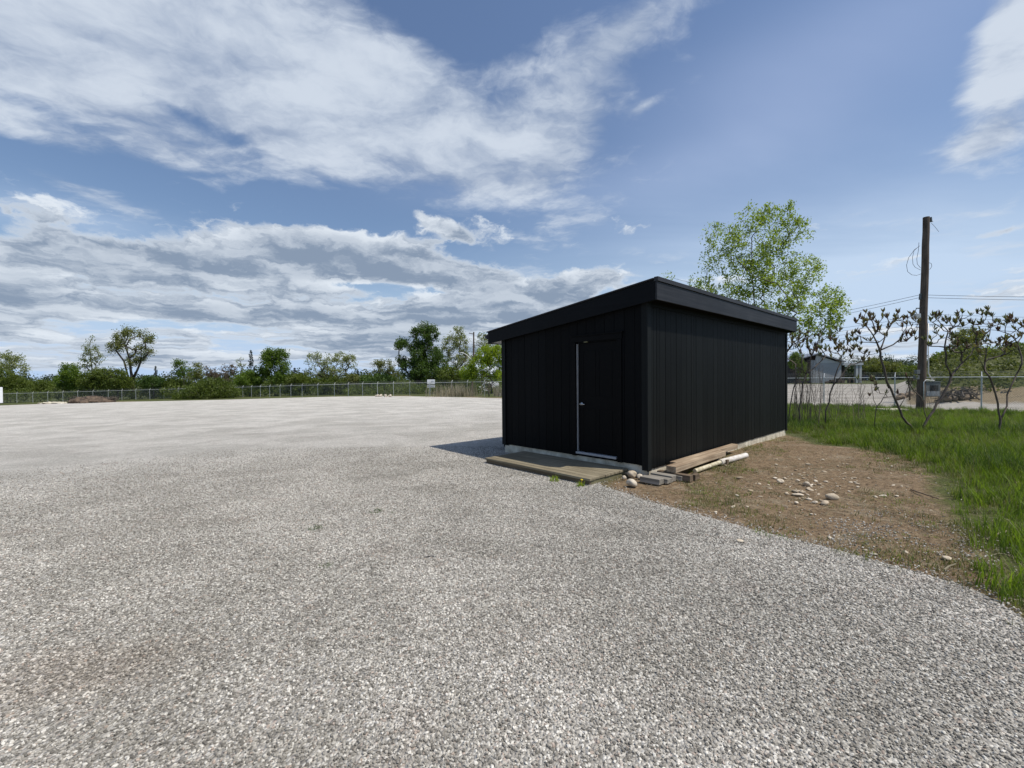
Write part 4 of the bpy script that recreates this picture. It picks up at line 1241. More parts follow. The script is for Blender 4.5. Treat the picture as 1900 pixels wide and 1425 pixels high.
def spruce(px, top, Y, wpx, label, group):
    b = on(px, Y); tp = at(px, top, Y); hgt = tp.z - b.z; W = wpx * Y / FPX / 2
    root = empty('spruce_tree', b); tag(root, label, 'tree', group)
    t = MB(); t.tube([(0, 0, -.1), (0, 0, hgt)], [.14, .02], 6); t.build('trunk', M['bark'], root)
    c = []; r = []
    lev = int(hgt / .35)
    for i in range(lev):
        z = .6 + (hgt - .6) * i / lev; w = W * (1 - i / lev) ** .85
        for k in range(max(3, int(8 * w / W) + 2)):
            a = rnd.uniform(0, 6.28); q = rnd.uniform(.35, 1) * w
            c.append((q * math.cos(a), q * math.sin(a), z - q * .25)); r.append([max(.16, w * .3)])
    leaf_mesh('crown', np.array(c), np.array(r), 22, .26, M['needle'], root, .6, .35)


gt = 'trees beyond the far fence'
tree('tree', 'pale grey green open tree at the far left edge of the tree line', 'tree', 18, 96, [(12, 672, 22, 20), (28, 668, 16, 14), (38, 688, 13, 12), (5, 690, 25, 14)], 46, 46, .95, .30, 'leaf_pale', gt)
tree('tree', 'slim open crowned tree left of the big forked tree', 'tree', 173, 92, [(168, 642, 13, 17), (160, 664, 20, 10), (182, 662, 10, 10), (166, 682, 20, 10)], 42, 26, .75, .26, 'leaf_pale', gt, .035,
     trunk=[[(173, 720), (171, 690), (168, 655), (166, 635)]])
tree('tree', 'big forked tree with two olive crowns, tallest on the left side', 'tree', 246, 88, [(226, 630, 22, 17), (240, 616, 22, 8), (212, 645, 11, 12), (270, 626, 18, 12), (275, 645, 14, 18), (258, 655, 18, 16), (243, 668, 16, 10)], 105, 34, .85, .26, 'leaf_olive', gt, .05,
     trunk=[[(246, 722), (246, 705), (243, 690), (240, 665), (232, 640), (224, 622)], [(246, 705), (256, 684), (262, 668), (262, 645), (272, 625)], [(246, 705), (250, 690), (268, 702), (275, 698)], [(238, 700), (230, 670), (215, 650)]])
tree('tree', 'small leafy tree right of the big forked tree', 'tree', 341, 84, [(334, 677, 10, 11), (345, 690, 12, 10), (330, 690, 9, 9)], 26, 36, .7, .24, 'leaf_mid', gt, trunk=[[(341, 722), (341, 700), (336, 680)]])
tree('tree', 'low olive tree between the small leafy tree and the reddish thicket', 'tree', 364, 86, [(362, 683, 14, 12), (356, 695, 12, 10), (372, 694, 12, 10)], 30, 34, .7, .25, 'leaf_olive', gt)
tree('shrub', 'reddish brown sumac thicket, left half, above the green mound', 'shrub', 388, 84, [(388, 690, 17, 14), (400, 700, 18, 10)], 46, 18, .5, .2, 'leaf_brown', gt, .04)
tree('shrub', 'reddish brown sumac thicket, right half, beside the thin bare tree', 'shrub', 422, 84, [(422, 688, 19, 13), (412, 700, 20, 10)], 50, 18, .5, .2, 'leaf_brown', gt, .04)
tree('tree', 'thin nearly bare tree left of the tall spruce', 'tree', 450, 86, [(446, 672, 9, 10), (453, 685, 8, 10)], 24, 9, .5, .2, 'leaf_pale', gt, .03, trunk=[[(450, 722), (449, 695), (446, 670)]])
spruce(466, 648, 90, 30, 'tall narrow dark spruce rising beside the dense green tree', gt)
tree('tree', 'dense bright green tree right of the tall spruce', 'tree', 510, 82, [(505, 664, 18, 15), (522, 662, 10, 12), (494, 682, 17, 17), (522, 684, 16, 20), (508, 700, 26, 12)], 110, 60, .85, .27, 'leaf_mid', gt)
spruce(547, 681, 93, 22, 'small dark spruce right of the dense bright green tree', gt)
spruce(289, 678, 93, 18, 'small dark spruce right of the big forked tree', gt)
spruce(664, 684, 110, 9, 'tiny distant spruce top in the gap right of the wide pale tree', gt)
tree('tree', 'wide pale olive tree with many stems in the middle of the tree line', 'tree', 612, 84, [(583, 668, 15, 17), (606, 675, 18, 16), (632, 667, 16, 14), (650, 672, 12, 13), (620, 692, 30, 12), (585, 692, 18, 12)], 120, 26, .7, .25, 'leaf_pale', gt, .035,
     trunk=[[(612, 724), (606, 700), (590, 675), (582, 660)], [(612, 722), (618, 695), (628, 670)], [(612, 722), (628, 700), (648, 675), (656, 668)], [(612, 722), (608, 690), (605, 668)]])
tree('tree', 'brownish green low tree between the wide pale tree and the big dark one', 'tree', 712, 84, [(700, 680, 16, 12), (716, 678, 14, 12), (728, 690, 14, 10), (705, 697, 26, 9)], 56, 34, .75, .25, 'leaf_olive', gt)
tree('tree', 'big dense dark green tree behind the white sign, tallest of the far tree line', 'tree', 785, 80, [(784, 622, 20, 20), (800, 622, 14, 16), (780, 655, 26, 22), (800, 660, 18, 26), (770, 685, 30, 20), (748, 640, 12, 9), (740, 668, 12, 7), (795, 695, 34, 20), (815, 680, 14, 24)], 250, 62, .85, .28, 'leaf_dark', gt, .05)
tree('tree', 'tall pale green tree just left of the far power pole', 'tree', 852, 86, [(850, 620, 17, 12), (838, 640, 18, 16), (858, 640, 16, 16), (848, 668, 26, 22), (825, 660, 14, 18)], 120, 26, .75, .26, 'leaf_pale', gt, .035)
tree('tree', 'pale green tree just right of the far power pole', 'tree', 894, 88, [(893, 628, 12, 10), (888, 648, 16, 16), (905, 640, 14, 14), (920, 650, 14, 12), (872, 668, 14, 18)], 85, 26, .7, .25, 'leaf_pale', gt, .03)
tree('tree', 'bright lime green tree beside the left wall of the shed', 'tree', 912, 68, [(905, 658, 22, 18), (925, 662, 22, 24), (890, 680, 22, 18), (918, 692, 26, 16), (870, 694, 16, 12)], 160, 46, .62, .22, 'leaf_lime', gt)
gb = 'bushes along the far fence'
tree('bush', 'olive bush at the far left edge under the pale tree', 'bush', 12, 90, [(8, 700, 30, 16), (30, 712, 26, 10)], 70, 50, .8, .27, 'leaf_bush', gb)
tree('bush', 'low olive bush in the gap left of the round green bush', 'bush', 75, 94, [(70, 716, 34, 10)], 50, 46, .8, .27, 'leaf_bush', gb)
tree('bush', 'round bright green bush left of the slim open crowned tree', 'bush', 126, 88, [(128, 692, 20, 18), (118, 706, 22, 14), (140, 704, 16, 16)], 90, 60, .75, .26, 'leaf_mid', gb)
tree('bush', 'broad olive bush under the slim tree', 'bush', 176, 86, [(172, 706, 28, 17), (190, 700, 20, 18)], 100, 50, .75, .26, 'leaf_bush', gb)
tree('bush', 'broad olive bush at the foot of the big forked tree', 'bush', 218, 85, [(214, 703, 24, 19), (230, 712, 18, 12)], 90, 50, .75, .26, 'leaf_bush', gb)
tree('bush', 'dark low bush right of the forked trunk', 'bush', 285, 85, [(282, 711, 26, 11)], 70, 40, .7, .26, 'leaf_dark', gb)
tree('bush', 'low green bush behind the small leafy tree', 'bush', 325, 86, [(322, 712, 26, 10)], 60, 40, .7, .26, 'leaf_bush', gb)
tree('bush', 'green bush under the tall spruce', 'bush', 462, 82, [(462, 705, 26, 15)], 80, 46, .7, .26, 'leaf_mid', gb)
tree('bush', 'dark olive hedge of brush right of the dense bright green tree', 'bush', 555, 82, [(552, 708, 28, 13), (575, 712, 20, 10)], 90, 44, .7, .26, 'leaf_bush', gb)
tree('bush', 'dark olive brush under the wide pale tree', 'bush', 625, 82, [(620, 712, 36, 12)], 90, 44, .7, .26, 'leaf_bush', gb)
tree('bush', 'yellowish bush right of the wide pale tree', 'bush', 655, 80, [(655, 704, 14, 10)], 30, 44, .6, .24, 'leaf_olive', gb)
tree('bush', 'dark brush under the brownish green tree', 'bush', 700, 80, [(700, 708, 34, 13)], 90, 44, .7, .26, 'leaf_dark', gb)
tree('bush', 'green brush between the white sign and the far power pole', 'bush', 842, 76, [(835, 698, 28, 17), (860, 705, 22, 14)], 90, 44, .7, .25, 'leaf_bush', gb)
# the mound of brambles inside the fence
tree('bramble_mound', 'wide green mound of brambles growing in front of the far fence', 'bush', 392, 72, [(400, 716, 34, 13), (375, 728, 44, 12), (420, 730, 28, 12), (345, 738, 26, 6)], 190, 44, .65, .22, 'leaf_bush', None, .02)

# one long mass of low growth behind the fence, and the wood on the skyline
def mass(name, label, cat, spans, mat, lsize, seed):
    rg = np.random.RandomState(seed); C = []; Rr = []
    for (pa, pb, Ya, Yb, top, n, cr) in spans:
        for _ in range(n):
            t = rg.rand(); px = pa + (pb - pa) * t; Y = Ya + (Yb - Ya) * rg.rand()
            b = on(px, Y); tpz = at(px, top + 3 * math.sin(px * .11) + rg.uniform(-2, 3), Y).z
            z = b.z + (tpz - b.z) * rg.rand() ** .6
            C.append((b.x, b.y, max(z, b.z + .2))); Rr.append([cr * rg.uniform(.6, 1.3)])
    o = leaf_mesh(name, np.array(C), np.array(Rr), 34, lsize, M[mat], None, .3)
    tag(o, label, cat, kind='stuff')


mass('undergrowth', 'continuous low olive undergrowth behind the far fence', 'undergrowth', [(-60, 60, 87, 97, 708, 90, 1.0), (60, 100, 90, 97, 713, 40, .9), (100, 430, 87, 97, 705, 330, 1.0), (430, 940, 87, 97, 701, 560, 1.0), (640, 940, 70, 84, 717, 330, .8), (300, 640, 79, 86, 720, 300, .7), (-60, 330, 85, 89, 724, 300, .7)], 'leaf_bush', .30, 3)
mass('distant_forest', 'dark distant forest low on the skyline', 'forest', [(-80, 300, 190, 240, 702, 260, 2.6), (300, 940, 170, 220, 694, 420, 2.6), (1440, 2000, 330, 400, 664, 420, 4.5), (1590, 1690, 190, 230, 672, 120, 2.6), (1560, 1760, 120, 140, 686, 160, 1.6)], 'leaf_far', .95, 4)

def bank_scrub():
    rg = np.random.RandomState(8); C = []; Rr = []
    while len(C) < 1900:
        x, y = rg.uniform(28, 100), rg.uniform(22, 70)
        h = h1(x, y); h0 = h1(x * .6, y * .6)
        if x / y < .93 or x / y > 1.8 or h < .45 or math.hypot(x, y) > 88: continue
        C.append((x, y, h + rg.uniform(0, .55))); Rr.append([rg.uniform(.3, .7)])
    o = leaf_mesh('bank_scrub', np.array(C), np.array(Rr), 30, .19, M['leaf_scrub'], None, .3)
    tag(o, 'rough green scrub covering the bank beyond the side fence', 'scrub', kind='stuff')


bank_scrub()

# ------------------------------------------------------------------ right side: bank, brush and the yard beyond
gr = 'brush on the bank beyond the side fence'
tree('bush', 'olive treetop above the bank, behind the large leaning sumac', 'bush', 1800, 46, [(1800, 622, 30, 14), (1790, 640, 30, 16)], 60, 44, .42, .17, 'leaf_olive', gr)
tree('bush', 'yellow green brush on the bank right of the utility pole', 'bush', 1778, 44, [(1775, 668, 26, 18), (1760, 685, 22, 14)], 80, 44, .45, .17, 'leaf_mid', gr)
tree('bush', 'bright yellow green brush in the middle of the bank', 'bush', 1832, 42, [(1828, 665, 30, 20), (1840, 685, 26, 16)], 110, 48, .45, .17, 'leaf_lime', gr)
tree('bush', 'broad green brush at the right edge of the photo', 'bush', 1890, 40, [(1885, 660, 34, 22), (1890, 690, 34, 18)], 140, 48, .45, .17, 'leaf_mid', gr)
tree('bush', 'broad green brush just outside the right edge', 'bush', 1950, 40, [(1945, 660, 34, 22), (1950, 690, 34, 18)], 90, 40, .5, .19, 'leaf_mid', gr)
tree('bush', 'dark bushy clump right beside the utility pole', 'bush', 1745, 46, [(1742, 672, 16, 16), (1740, 692, 18, 12)], 60, 40, .42, .17, 'leaf_bush', gr)
tree('bush', 'small green shrub left of the utility pole beyond the fence', 'bush', 1688, 31, [(1688, 694, 8, 10), (1690, 706, 8, 8)], 22, 40, .2, .10, 'leaf_bush', gr)
tree('bush', 'dark green bush between the shed and the grey building', 'bush', 1478, 76, [(1478, 672, 12, 18), (1490, 690, 10, 16)], 60, 44, .6, .24, 'leaf_mid', gr)
tree('bush', 'olive brush right of the grey building', 'bush', 1622, 118, [(1622, 678, 22, 12), (1650, 682, 24, 10)], 80, 40, 1.0, .36, 'leaf_olive', gr)
tree('bush', 'dry olive scrub left of the pole beyond the pale lot', 'bush', 1690, 100, [(1690, 690, 26, 10)], 60, 36, .9, .33, 'leaf_bush', gr)


def hero():
    Y = 17.5
    bl = [(1400, 450, 62, 52), (1340, 440, 38, 28), (1395, 402, 30, 20), (1440, 400, 32, 22), (1466, 380, 14, 12), (1475, 425, 30, 30), (1495, 500, 34, 34), (1380, 520, 58, 40), (1440, 545, 70, 40), (1300, 527, 28, 18),
          (1500, 575, 60, 34), (1545, 550, 26, 26), (1540, 590, 24, 22), (1330, 480, 30, 30), (1345, 545, 40, 22), (1240, 515, 7, 5), (1480, 610, 40, 18), (1430, 490, 55, 45), (1555, 570, 20, 34), (1520, 610, 40, 18)]
    b = on(1432, Y)
    root = empty('tree', b); tag(root, 'tall fresh green spring tree with fine branches rising behind the shed roof', 'tree')
    cl = sample(bl, Y, 860, .6, .5)
    trunk = [[(1432, 775), (1431, 700), (1428, 640), (1422, 590), (1416, 540), (1412, 480), (1402, 420)], [(1428, 640), (1440, 590), (1452, 520), (1462, 470), (1466, 400)],
             [(1431, 690), (1410, 610), (1385, 545), (1355, 480), (1330, 440)], [(1431, 690), (1455, 620), (1490, 560), (1500, 500)], [(1440, 610), (1480, 560), (1530, 540)], [(1425, 620), (1400, 570), (1395, 500), (1395, 440)],
             [(1431, 690), (1470, 640), (1520, 615), (1555, 590)]]
    seeds = []
    for k, pl in enumerate(trunk): seeds.append([at(px, py, Y + (0 if i == 0 else (-1) ** k * .12 * i)) - b for i, (px, py) in enumerate(pl)])
    seeds[0][0] = Vector((0, 0, -.1))
    sk = skeleton(seeds, [Vector(p) - b for p in cl[:380]], .0052, .16)
    sk.build('trunk', M['bark'], root, smooth=True)
    leaf_mesh('crown', cl - np.array(b), np.full((len(cl), 1), .27) * (.4 + .9 * NPR.rand(len(cl), 1)), 25, .088, M['leaf_hero'], root, .25, .5)


hero()


# ------------------------------------------------------------------ sumacs
def z7(x, y): return (1440 + x / 4.130, 540 + y / 4.132)


def sumac(label, Y, stems, tips, r_tip=.0085, bare=0, group='leafless sumacs in the grass', seed=1, thin=()):
    rg = random.Random(seed)
    st = [[z7(*p) for p in s] for s in stems]
    b = gnd(*st[0][0]) if Y is None else on(st[0][0][0], Y); Y = b.y
    root = empty('sumac', b); tag(root, label, 'sumac', group)
    seeds = []
    for k, pl in enumerate(st):
        L = [at(px, py, Y + (0 if i == 0 or k == 0 else (-1) ** k * .06 * i)) - b for i, (px, py) in enumerate(pl)]
        seeds.append(L)
    wob = []
    for L in seeds:
        q = [L[0]]
        for a_, b_ in zip(L[:-1], L[1:]): q += [a_.lerp(b_, .5) + Vector((rg.uniform(-1, 1), rg.uniform(-1, 1), 0)) * (b_ - a_).length * .07, b_]
        wob.append(q)
    seeds = wob
    seeds[0][0] = Vector((0, 0, -.1))
    T = []
    for t in tips:
        px, py = z7(*t); q = at(px, py, Y + rg.uniform(-.5, .5)) - b; T.append(q)
        for _k in range(rg.choice((0, 1, 1, 2))):
            T.append(q + Vector((rg.uniform(-.28, .28), rg.uniform(-.3, .3), rg.uniform(-.30, .05))))
    sk = skeleton(seeds, T, r_tip, .26, rg, .38)
    sk.build('trunk', M['sumac_bark'], root, smooth=True)
    fr = MB(); lf = MB(); extra = []
    for t in T:
        for k in range(rg.choice((1, 1, 1, 2))):
            extra.append(t + Vector((rg.uniform(-.14, .14), rg.uniform(-.14, .14), rg.uniform(-.18, .02))) * (0 if k == 0 else 1))
    for t in extra:
        ax = Vector((rg.uniform(-.3, .3), rg.uniform(-.3, .3), 1)).normalized()
        if rg.random() < .42:      # dried fruit spike
            L = rg.uniform(.08, .20); r = rg.uniform(.016, .036)
            for q in range(26):
                h = rg.random(); a = rg.uniform(0, 6.28); rr = r * (1 - h * .7)
                c = t + ax * L * h + Vector((math.cos(a), math.sin(a), 0)) * rr
                s = rg.uniform(.014, .026)
                fr.add([c + Vector((rg.uniform(-s, s), rg.uniform(-s, s), rg.uniform(-s, s))) for _ in range(3)], [(0, 1, 2)])
            fr.tube([t, t + ax * L * .5, t + ax * L], [r * .75, r * .8, r * .15], 5)
        for q in range(rg.choice((7, 8, 9, 11))):      # young leaves fanning up
            a = rg.uniform(0, 6.28); d = (ax + Vector((math.cos(a), math.sin(a), 0)) * rg.uniform(.15, .75)).normalized()
            L = rg.uniform(.06, .20); w = L * rg.uniform(.10, .17); s = d.cross(Vector((rg.uniform(-1, 1), rg.uniform(-1, 1), .3))).normalized() * w
            o = t + ax * rg.uniform(-.03, .03)
            lf.add([o, o + d * L * .5 + s, o + d * L, o + d * L * .5 - s], [(0, 1, 2, 3)])
    fr.build('fruit_spikes', M['sumac_fruit'], root); lf.build('young_leaves', M['sumac_bud' if seed % 3 else 'sumac_bud_green'], root)


sumac('bent sumac with a pale lower stem, left of the utility pole', None,
      [[(1062, 1085), (1030, 1030), (1000, 1008), (965, 960), (942, 895), (900, 800), (850, 700), (828, 590), (800, 500), (797, 455)], [(797, 455), (745, 340), (700, 270)], [(797, 455), (830, 370), (850, 310), (900, 230)],
       [(797, 455), (900, 410), (960, 360), (1000, 280)], [(942, 895), (1000, 770), (1030, 695)]],
      [(612, 245), (655, 215), (690, 168), (720, 200), (740, 222), (780, 250), (820, 165), (850, 205), (935, 168), (905, 210), (880, 262), (1008, 205), (1040, 190), (1062, 225), (1038, 275), (970, 275), (850, 350), (604, 322), (640, 330), (1000, 385), (1060, 330), (760, 300), (1090, 250), (700, 240)], .0095, seed=2)
sumac('large sumac leaning right, in front of the pole base', None,
      [[(1115, 1070), (1150, 1005), (1175, 960), (1222, 885), (1265, 825), (1300, 755), (1342, 652)], [(1342, 652), (1300, 560), (1292, 430), (1320, 310)], [(1342, 652), (1430, 550), (1520, 430), (1600, 345)], [(1320, 310), (1270, 260), (1220, 210)],
       [(1222, 885), (1280, 820), (1325, 720), (1352, 690)], [(1155, 985), (1130, 850), (1060, 770), (1015, 700)]],
      [(1195, 190), (1222, 190), (1262, 195), (1300, 218), (1320, 225), (1210, 300), (1235, 330), (1400, 182), (1425, 170), (1392, 205), (1488, 190), (1372, 255), (1578, 182), (1628, 150), (1612, 190), (1650, 190), (1678, 240), (1715, 242), (1750, 370), (1540, 340), (1520, 250), (1440, 265), (1400, 385), (1440, 330), (1360, 405), (1180, 420), (1460, 400), (1390, 430), (1560, 300), (1640, 290), (1350, 350), (1000, 660), (1045, 640)], .0090, seed=3)
sumac('slender sumac with a low fork at the right edge of the photo', None,
      [[(1702, 1100), (1712, 1040), (1720, 985)], [(1720, 985), (1700, 860), (1660, 720), (1600, 610), (1552, 510)], [(1720, 985), (1770, 880), (1810, 710), (1858, 610), (1870, 580)], [(1600, 610), (1610, 480), (1625, 400)], [(1865, 600), (1880, 500), (1850, 400), (1790, 330)]],
      [(1552, 485), (1570, 420), (1605, 330), (1650, 400), (1810, 205), (1790, 240), (1770, 250), (1835, 300), (1880, 340), (1760, 400), (1795, 430), (1900, 250), (1925, 310), (1840, 440), (1690, 420)], .0095, seed=4)
sumac('sumac stem closest to the shed corner', 15.2, [[(95, 990), (112, 860), (135, 740), (160, 690), (150, 560)], [(160, 690), (200, 560), (180, 420)]],
      [(110, 340), (130, 400), (150, 440), (205, 395), (240, 330), (185, 330), (100, 440), (160, 370)], .008, seed=5)
sumac('second sumac from the shed corner with a crooked pale fork', 14.8, [[(182, 1000), (176, 900), (200, 770), (232, 640), (205, 600), (200, 480), (150, 400)], [(232, 640), (245, 560), (290, 460), (340, 350)], [(235, 630), (320, 560), (380, 500)]],
      [(260, 400), (320, 320), (345, 330), (365, 300), (410, 345), (455, 290), (470, 300), (295, 350), (390, 430), (385, 460), (225, 350), (330, 380), (240, 440), (120, 320)], .0085, seed=6)
sumac('thin upright sumac third from the shed corner', 15.6, [[(247, 1000), (240, 880), (262, 740), (255, 600), (280, 480)]], [(300, 430), (270, 400), (320, 440), (350, 400), (255, 450)], .0075, seed=7)
sumac('sumac with reddish spikes in front of the grey building', 14.5, [[(378, 990), (408, 850), (440, 720), (470, 600), (500, 500)], [(440, 720), (540, 600), (600, 520)]],
      [(440, 385), (465, 375), (482, 395), (500, 430), (520, 450), (540, 345), (545, 370), (592, 350), (605, 440), (625, 430), (650, 410), (640, 465), (690, 470), (710, 490), (570, 470), (480, 450), (455, 450), (680, 480)], .008, seed=8)
sumac('small low forked sumac midway between the shed and the pole', 13.6, [[(750, 1000), (772, 885), (742, 790), (735, 700)], [(772, 885), (820, 820), (860, 760)]], [(728, 690), (750, 680), (770, 715), (865, 745), (840, 790)], .006, seed=9)
# leafless brushwood between them
def brushwood(label, px0, px1, Y, top, n, seed, group):
    rg = random.Random(seed); b = on((px0 + px1) / 2, Y); mb = MB()
    for _ in range(n):
        px = rg.uniform(px0, px1); a = on(px, Y + rg.uniform(-.8, .8)) - b; t = at(px + rg.uniform(-14, 14), top + rg.uniform(0, 45), Y) - b
        mid = a.lerp(t, .5) + Vector((rg.uniform(-.2, .2), rg.uniform(-.2, .2), 0)); mb.tube([a, mid, t], [.007, .005, .002], 4)
        for k in range(6):
            s = a.lerp(mid, rg.random()) if k > 3 else mid.lerp(t, rg.random()); mb.tube([s, s + Vector((rg.uniform(-.3, .3), rg.uniform(-.2, .2), rg.uniform(.05, .35)))], [.003, .0015], 3)
    o = mb.build('brushwood', M['sumac_bark']); o.location = b; tag(o, label, 'brushwood', group)


gw = 'bare brushwood in the grass'
brushwood('bare brushwood stems right beside the far corner of the shed', 1464, 1520, 15.5, 640, 46, 1, gw)
brushwood('thin bare stems in the grass in front of the grey building', 1520, 1610, 16.5, 690, 34, 2, gw)
brushwood('tangle of thin bare stems at the foot of the utility pole', 1690, 1760, 20, 700, 16, 3, gw)


# ------------------------------------------------------------------ utility pole with its gear
def utility():
    b = gnd(1708, 759); root = empty('utility_pole', b); tag(root, 'thick weathered wooden utility pole with coiled wires, standing in the grass', 'utility pole')
    top = at(1719, 403, b.y) - b
    t = MB(); n = 14; pts = [Vector((0, 0, -.2)).lerp(top, i / n) + Vector((rnd.uniform(-.008, .008), rnd.uniform(-.008, .008), 0)) for i in range(n + 1)]
    t.tube(pts, [.205 - .055 * i / n for i in range(n + 1)], 16); t.build('shaft', M['pole'], root)
    def P(px, py, dy=0.0): return at(px, py, b.y + dy) - b
    q = MB(); q.tube([P(1727, 403), P(1728, 412)], .05, 8); q.tube([P(1722, 411), P(1731, 411)], .02, 6); q.build('bracket', M['box_grey'], root)
    c = MB(); c.tube([P(1728, 414), P(1734, 420), P(1742, 430)], .008, 5)
    loops = [[(1707, 456), (1697, 463), (1686, 478), (1682, 492), (1684, 504), (1692, 510), (1701, 511), (1709, 508)], [(1704, 458), (1696, 465), (1693, 478), (1694, 490), (1698, 496), (1708, 501)],
             [(1705, 450), (1704, 465), (1701, 480), (1702, 490), (1708, 497)], [(1723, 487), (1728, 489), (1729, 494), (1726, 499), (1722, 501)]]
    for k, lp in enumerate(loops): c.tube([P(x, y, -.05 * k) for x, y in lp], .010, 6)
    c.build('coiled_wire', M['cable'], root)
    a = MB(); a.tube([P(1708, 545), P(1707, 556)], .06, 8); a.tube([P(1700, 572), P(1711, 572)], .03, 8); a.tube([P(1701, 572), P(1698, 577), P(1701, 582)], .02, 6)
    a.build('insulator', M['box_grey'], root)
    k = MB(); p = P(1701, 587); k.box((p.x - .16, p.y - .12, p.z - .12), (p.x + .13, p.y + .12, p.z + .14)); k.build('junction_box', M['galv'], root, bevel=.01)
    k = MB()
    for yy in (597, 602, 607): k.tube([P(1698, yy), P(1708, yy)], .016, 5)
    k.build('bolt_rack', M['dark'], root)
    s = MB(); s.tube([P(1722.5, 600, .0), P(1722.5, 670, .0), P(1722.5, 693, 0), P(1731, 706, -.05), P(1733, 712, -.1)], .028, 8); s.build('conduit', M['galv_bright'], root, smooth=True)
    # cabinets on the foot of the pole
    k = MB(); p = P(1723, 722); k.box((p.x - .35, p.y - .18, p.z - .42), (p.x + .50, p.y + .22, p.z + .40)); k.box((p.x - .37, p.y - .21, p.z + .402), (p.x + .52, p.y + .25, p.z + .43))
    cab = k.build('cabinet', M['box_grey'], root, bevel=.012)
    k = MB(); k.box((p.x - .08, p.y - .20, p.z - .08), (p.x + .36, p.y - .181, p.z + .22)); k.build('cabinet_window', M['dark'], cab)
    k = MB(); k.box((p.x - .30, p.y - .196, p.z - .38), (p.x + .45, p.y - .181, p.z - .12)); k.build('cabinet_panel', M['bldg_grey'], cab, bevel=.004)
    k = MB(); k.tube([P(1714, 742, -.2), P(1714, 720, -.22), P(1714, 709, -.22), P(1718, 705, -.22), P(1734, 706, -.22)], .022, 8); k.build('conduit', M['galv_bright'], root, smooth=True)
    k = MB()
    for (x, y) in ((1698, 690), (1697, 700)): p = P(x, y); k.box((p.x - .09, p.y - .2, p.z - .12), (p.x + .10, p.y, p.z + .11))
    k.build('meter_box', M['box_grey'], root, bevel=.01)
    return b


PB = utility()
# slab of old concrete in the grass at its left
s_ = gnd(1655, 763); k = MB(); k.box((-.7, -.35, -.02), (.6, .35, .13)); o = k.build('concrete_slab', M['concrete'], bevel=.02); o.location = s_; o.rotation_euler = (0, 0, .1); tag(o, 'flat grey concrete slab in the grass left of the pole foot', 'slab')


def cable(label, pts, r, group, sag=0.0):
    P = [Vector(p) for p in pts]; out = []
    for a, b in zip(P[:-1], P[1:]):
        for i in range(12):
            t = i / 12; q = a.lerp(b, t); q.z -= sag * 4 * t * (1 - t); out.append(q)
    out.append(P[-1]); mb = MB(); mb.tube([q - P[0] for q in out], r, 5); o = mb.build('overhead_cable', M['cable']); o.location = P[0]
    tag(o, label, 'cable', group)


gc = 'overhead cables'
cable('upper of the two cables tied to the utility pole', [at(1380, 611, 40), at(1707, 547, PB.y), at(2300, 548, 24)], .011, gc, .12)
cable('lower of the two cables tied to the utility pole', [at(1380, 618, 40), at(1707, 552, PB.y), at(2300, 555, 24)], .011, gc, .12)
cable('thick cable sagging behind the right hand sumacs', [at(1650, 592, 50), at(1757, 604, 50), at(1960, 620, 52)], .028, gc, .1)
for y0_, y1_, lb in ((583, 587, 'topmost thin cable of the far line'), (589, 593, 'second thin cable of the far line'), (596, 598, 'third thin cable of the far line'), (603, 604, 'lowest thin cable of the far line')):
    cable(lb, [at(1420, y0_ + 42, 95), at(1735, y0_, 70), at(2100, y1_ + 2, 72)], .022, gc, .25)


# far power pole with a lamp arm
def far_pole():
    Y = 84; b = on(878, Y); root = empty('power_pole', b); tag(root, 'distant wooden power pole with a lamp arm among the pale trees', 'utility pole')
    P = lambda x, y: at(x, y, Y) - b
    t = MB(); t.tube([(0, 0, -.2), P(879, 616)], [.20, .13], 8); t.build('shaft', M['pole'], root)
    c = MB(); c.tube([P(870, 618), P(880, 620)], .07, 6); c.build('crossarm', M['pole'], root)
    a = MB(); a.tube([P(878, 668), P(872, 664), P(864, 657), P(859, 655)], .06, 6); a.build('lamp_arm', M['galv_bright'], root)
    l = MB(); l.tube([P(860, 655), P(854, 654.5)], [.16, .10], 8); l.build('lamp_head', M['galv_bright'], root)


far_pole()

# sign on the far fence
def sign():
    Y = 60.2; b = on(797, Y); root = empty('sign', b); tag(root, 'white two part sign on a post at the far fence', 'sign')
    P = lambda x, y: at(x, y, Y) - b
    t = MB(); t.tube([(0, 0, -.1), P(797, 706)], .04, 8); t.build('post', M['galv'], root)
    a, c = P(793, 713), P(807, 704); k = MB(); k.box((a.x, -.10, a.z), (c.x, -.06, c.z)); bd = k.build('sign_board', M['sign_white'], root)
    q = MB(); e = P(800, 708.5); q.box((e.x - .02, -.108, e.z), (e.x + .36, -.1015, e.z + .09)); q.box((e.x + .02, -.108, e.z - .14), (e.x + .30, -.1015, e.z - .10)); q.build('lettering', M['sign_grey'], bd)
    a, c = P(793, 719), P(807, 714.6); k = MB(); k.box((a.x, -.10, a.z), (c.x, -.06, c.z)); bd = k.build('sign_board', M['sign_white'], root)
    q = MB(); e = P(800, 717.5)
    for i in range(6): q.box((a.x + .08 + i * .15, -.108, e.z - .02), (a.x + .18 + i * .15, -.1015, e.z + .13))
    q.build('lettering', M['sign_grey'], bd)


sign()


